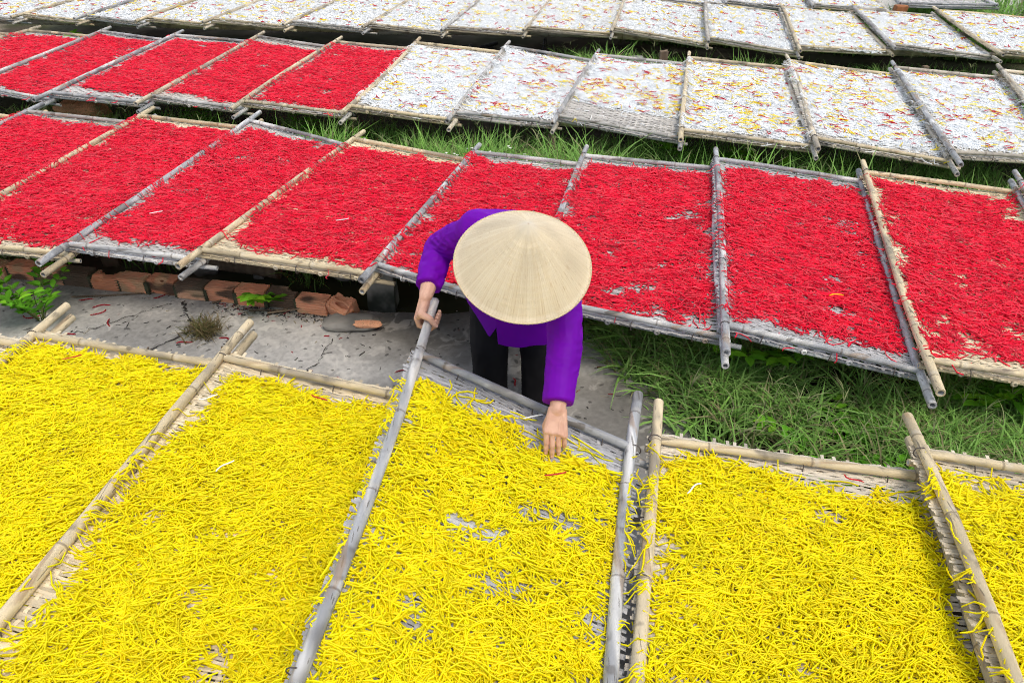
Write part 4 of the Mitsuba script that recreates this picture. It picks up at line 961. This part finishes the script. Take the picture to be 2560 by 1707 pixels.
part(blouse, 'front_panel', sheet([(-.075, 2.46, .93), (.06, 2.40, .95), (.19, 2.40, .96), (.215, 2.50, .93)], [(-.056, 2.45, .602), (.04, 2.425, .604), (.134, 2.40, .630), (.20, 2.47, .68)], 26, 18, 1.5, 3), 'purple_cloth', 40)
part(blouse, 'side_flap', sheet([(-.205, 2.70, .88), (-.205, 2.60, .88), (-.16, 2.54, .90), (-.10, 2.50, .92), (-.04, 2.455, .90)], [(-.210, 2.70, .74), (-.182, 2.58, .715), (-.137, 2.53, .66), (-.092, 2.485, .612), (-.040, 2.445, .72)], 26, 14, 1.0, 5, amp=.004), 'purple_cloth', 40)
tr = []
for h, k, a in ((HIPR, KNR, ANR), (HIPL, KNL, ANL)):
    tr += limb([(h + V3(0, 0, .02), (.092, .12, .09)), (k, (.080, .088, .085)), (a + V3(0, 0, -.03), (.078, .088, .06))])
tr.append(hull((HIPR, (.09, .12, .10)), (HIPL, (.09, .12, .10)), (PEL, (.165, .118, .10))))
trm = union(tr).trim_by_plane([0, 0, 1], .022 + GZ)
trm = finish(trm, .014, 10)
wrinkle(trm, lambda v: (meshkit.fbm(np.c_[v[:, 0] * 14, v[:, 1] * 14, v[:, 2] * 6], 3, 8) - .5) * .022)
part(person, 'trousers', trm, 'black_cloth', True)
for a, sx in ((ANR, -1), (ANL, 1)):
    s = hull((a + V3(0, .035, -.075), (.038, .03, .010)), (a + V3(sx * .01, -.125, -.075), (.042, .04, .010)))
    sk = part(person, 'sandal', finish(s, .02, 3), 'sandal', True)
    part(sk, 'strap', torus(a + V3(sx * .006, -.075, -.050), V3(0, 1, 0), .040, .005, 18, 5), 'sandal', True)
# conical leaf hat
def hat_shell(R, H, nr=62, na=192, off=0.0):
    t = np.linspace(.012, 1, nr)
    hoop = (t * 15.5) % 1
    rr = t * R; hh = H * (1 - t) - .010 * np.sin(np.pi * t) * -1.0 + 0.00028 * np.exp(-(np.minimum(hoop, 1 - hoop) / .16) ** 2) * (t > .1)
    hh = np.where(t > .9, hh + .006 * ((t - .9) / .1) ** 2, hh) - off
    ph = np.linspace(0, 2 * np.pi, na + 1) + np.pi / 2
    rad = rr[:, None] * (1 + .004 * np.sin(ph * 3 + 1)[None])
    A = rad * np.cos(ph)[None]; B = rad * np.sin(ph)[None]
    s = np.cross(V3(1, 0, 0), HN); ex = unit(np.cross(s, HN) * -1 if False else V3(1, 0, 0) - HN * HN[0]); ey = np.cross(HN, ex)
    wob = .004 * np.sin(ph * 2 + .6)[None] * t[:, None] ** 2
    P = HATC + A[..., None] * ex + B[..., None] * ey + (hh[:, None] + wob)[..., None] * HN
    uv = np.stack(np.broadcast_arrays(((ph - ph[0]) / (2 * np.pi))[None], t[:, None]), -1)
    n = na + 1
    i, j = np.meshgrid(np.arange(nr - 1), np.arange(na), indexing='ij'); q = np.stack([i * n + j, (i + 1) * n + j, (i + 1) * n + j + 1, i * n + j + 1], -1).reshape(-1, 4)
    return P, q, uv
HR, HH = .212, .205
P1, q1, uv1 = hat_shell(HR, HH); P2, q2, uv2 = hat_shell(HR * .995, HH, off=.004)
N = P1.reshape(-1, 3).shape[0]
hat = part(person, 'hat', (np.vstack([P1.reshape(-1, 3), P2.reshape(-1, 3)]), np.vstack([q1, q2[:, ::-1] + N])), 'hat_leaf', True, uv=np.vstack([uv1.reshape(-1, 2), uv2.reshape(-1, 2)]), label='conical palm leaf hat with stitched hoops')
rim = P1[-1, :-1]
def tube_loop(pts, r, k=6):
    n = len(pts); t = np.roll(pts, -1, 0) - np.roll(pts, 1, 0); t /= np.linalg.norm(t, axis=1, keepdims=True)
    a = np.cross(t, HN); a /= np.linalg.norm(a, axis=1, keepdims=True); b = np.cross(t, a)
    th = np.arange(k) * 2 * np.pi / k
    V = pts[:, None] + r * (np.cos(th)[None, :, None] * a[:, None] + np.sin(th)[None, :, None] * b[:, None])
    i, j = np.meshgrid(np.arange(n), np.arange(k), indexing='ij'); q = np.stack([i * k + j, ((i + 1) % n) * k + j, ((i + 1) % n) * k + (j + 1) % k, i * k + (j + 1) % k], -1).reshape(-1, 4)
    return V.reshape(-1, 3), q
part(hat, 'rim', tube_loop(rim, .0028), 'hat_thread', True)
st = cat([torus(rim[k], rim[(k + 1) % len(rim)] - rim[k], .0034, .0007, 8, 4) for k in range(0, len(rim), 2)])
part(hat, 'rim_stitching', st, 'hat_thread', True, kind='stuff')
apex = HATC + HN * HH
part(hat, 'top_knot', cat([torus(apex - HN * .006, HN, .0050, .0014, 14, 6), torus(apex - HN * .004, HN, .0022, .0014, 10, 6)]), 'hat_thread', True)
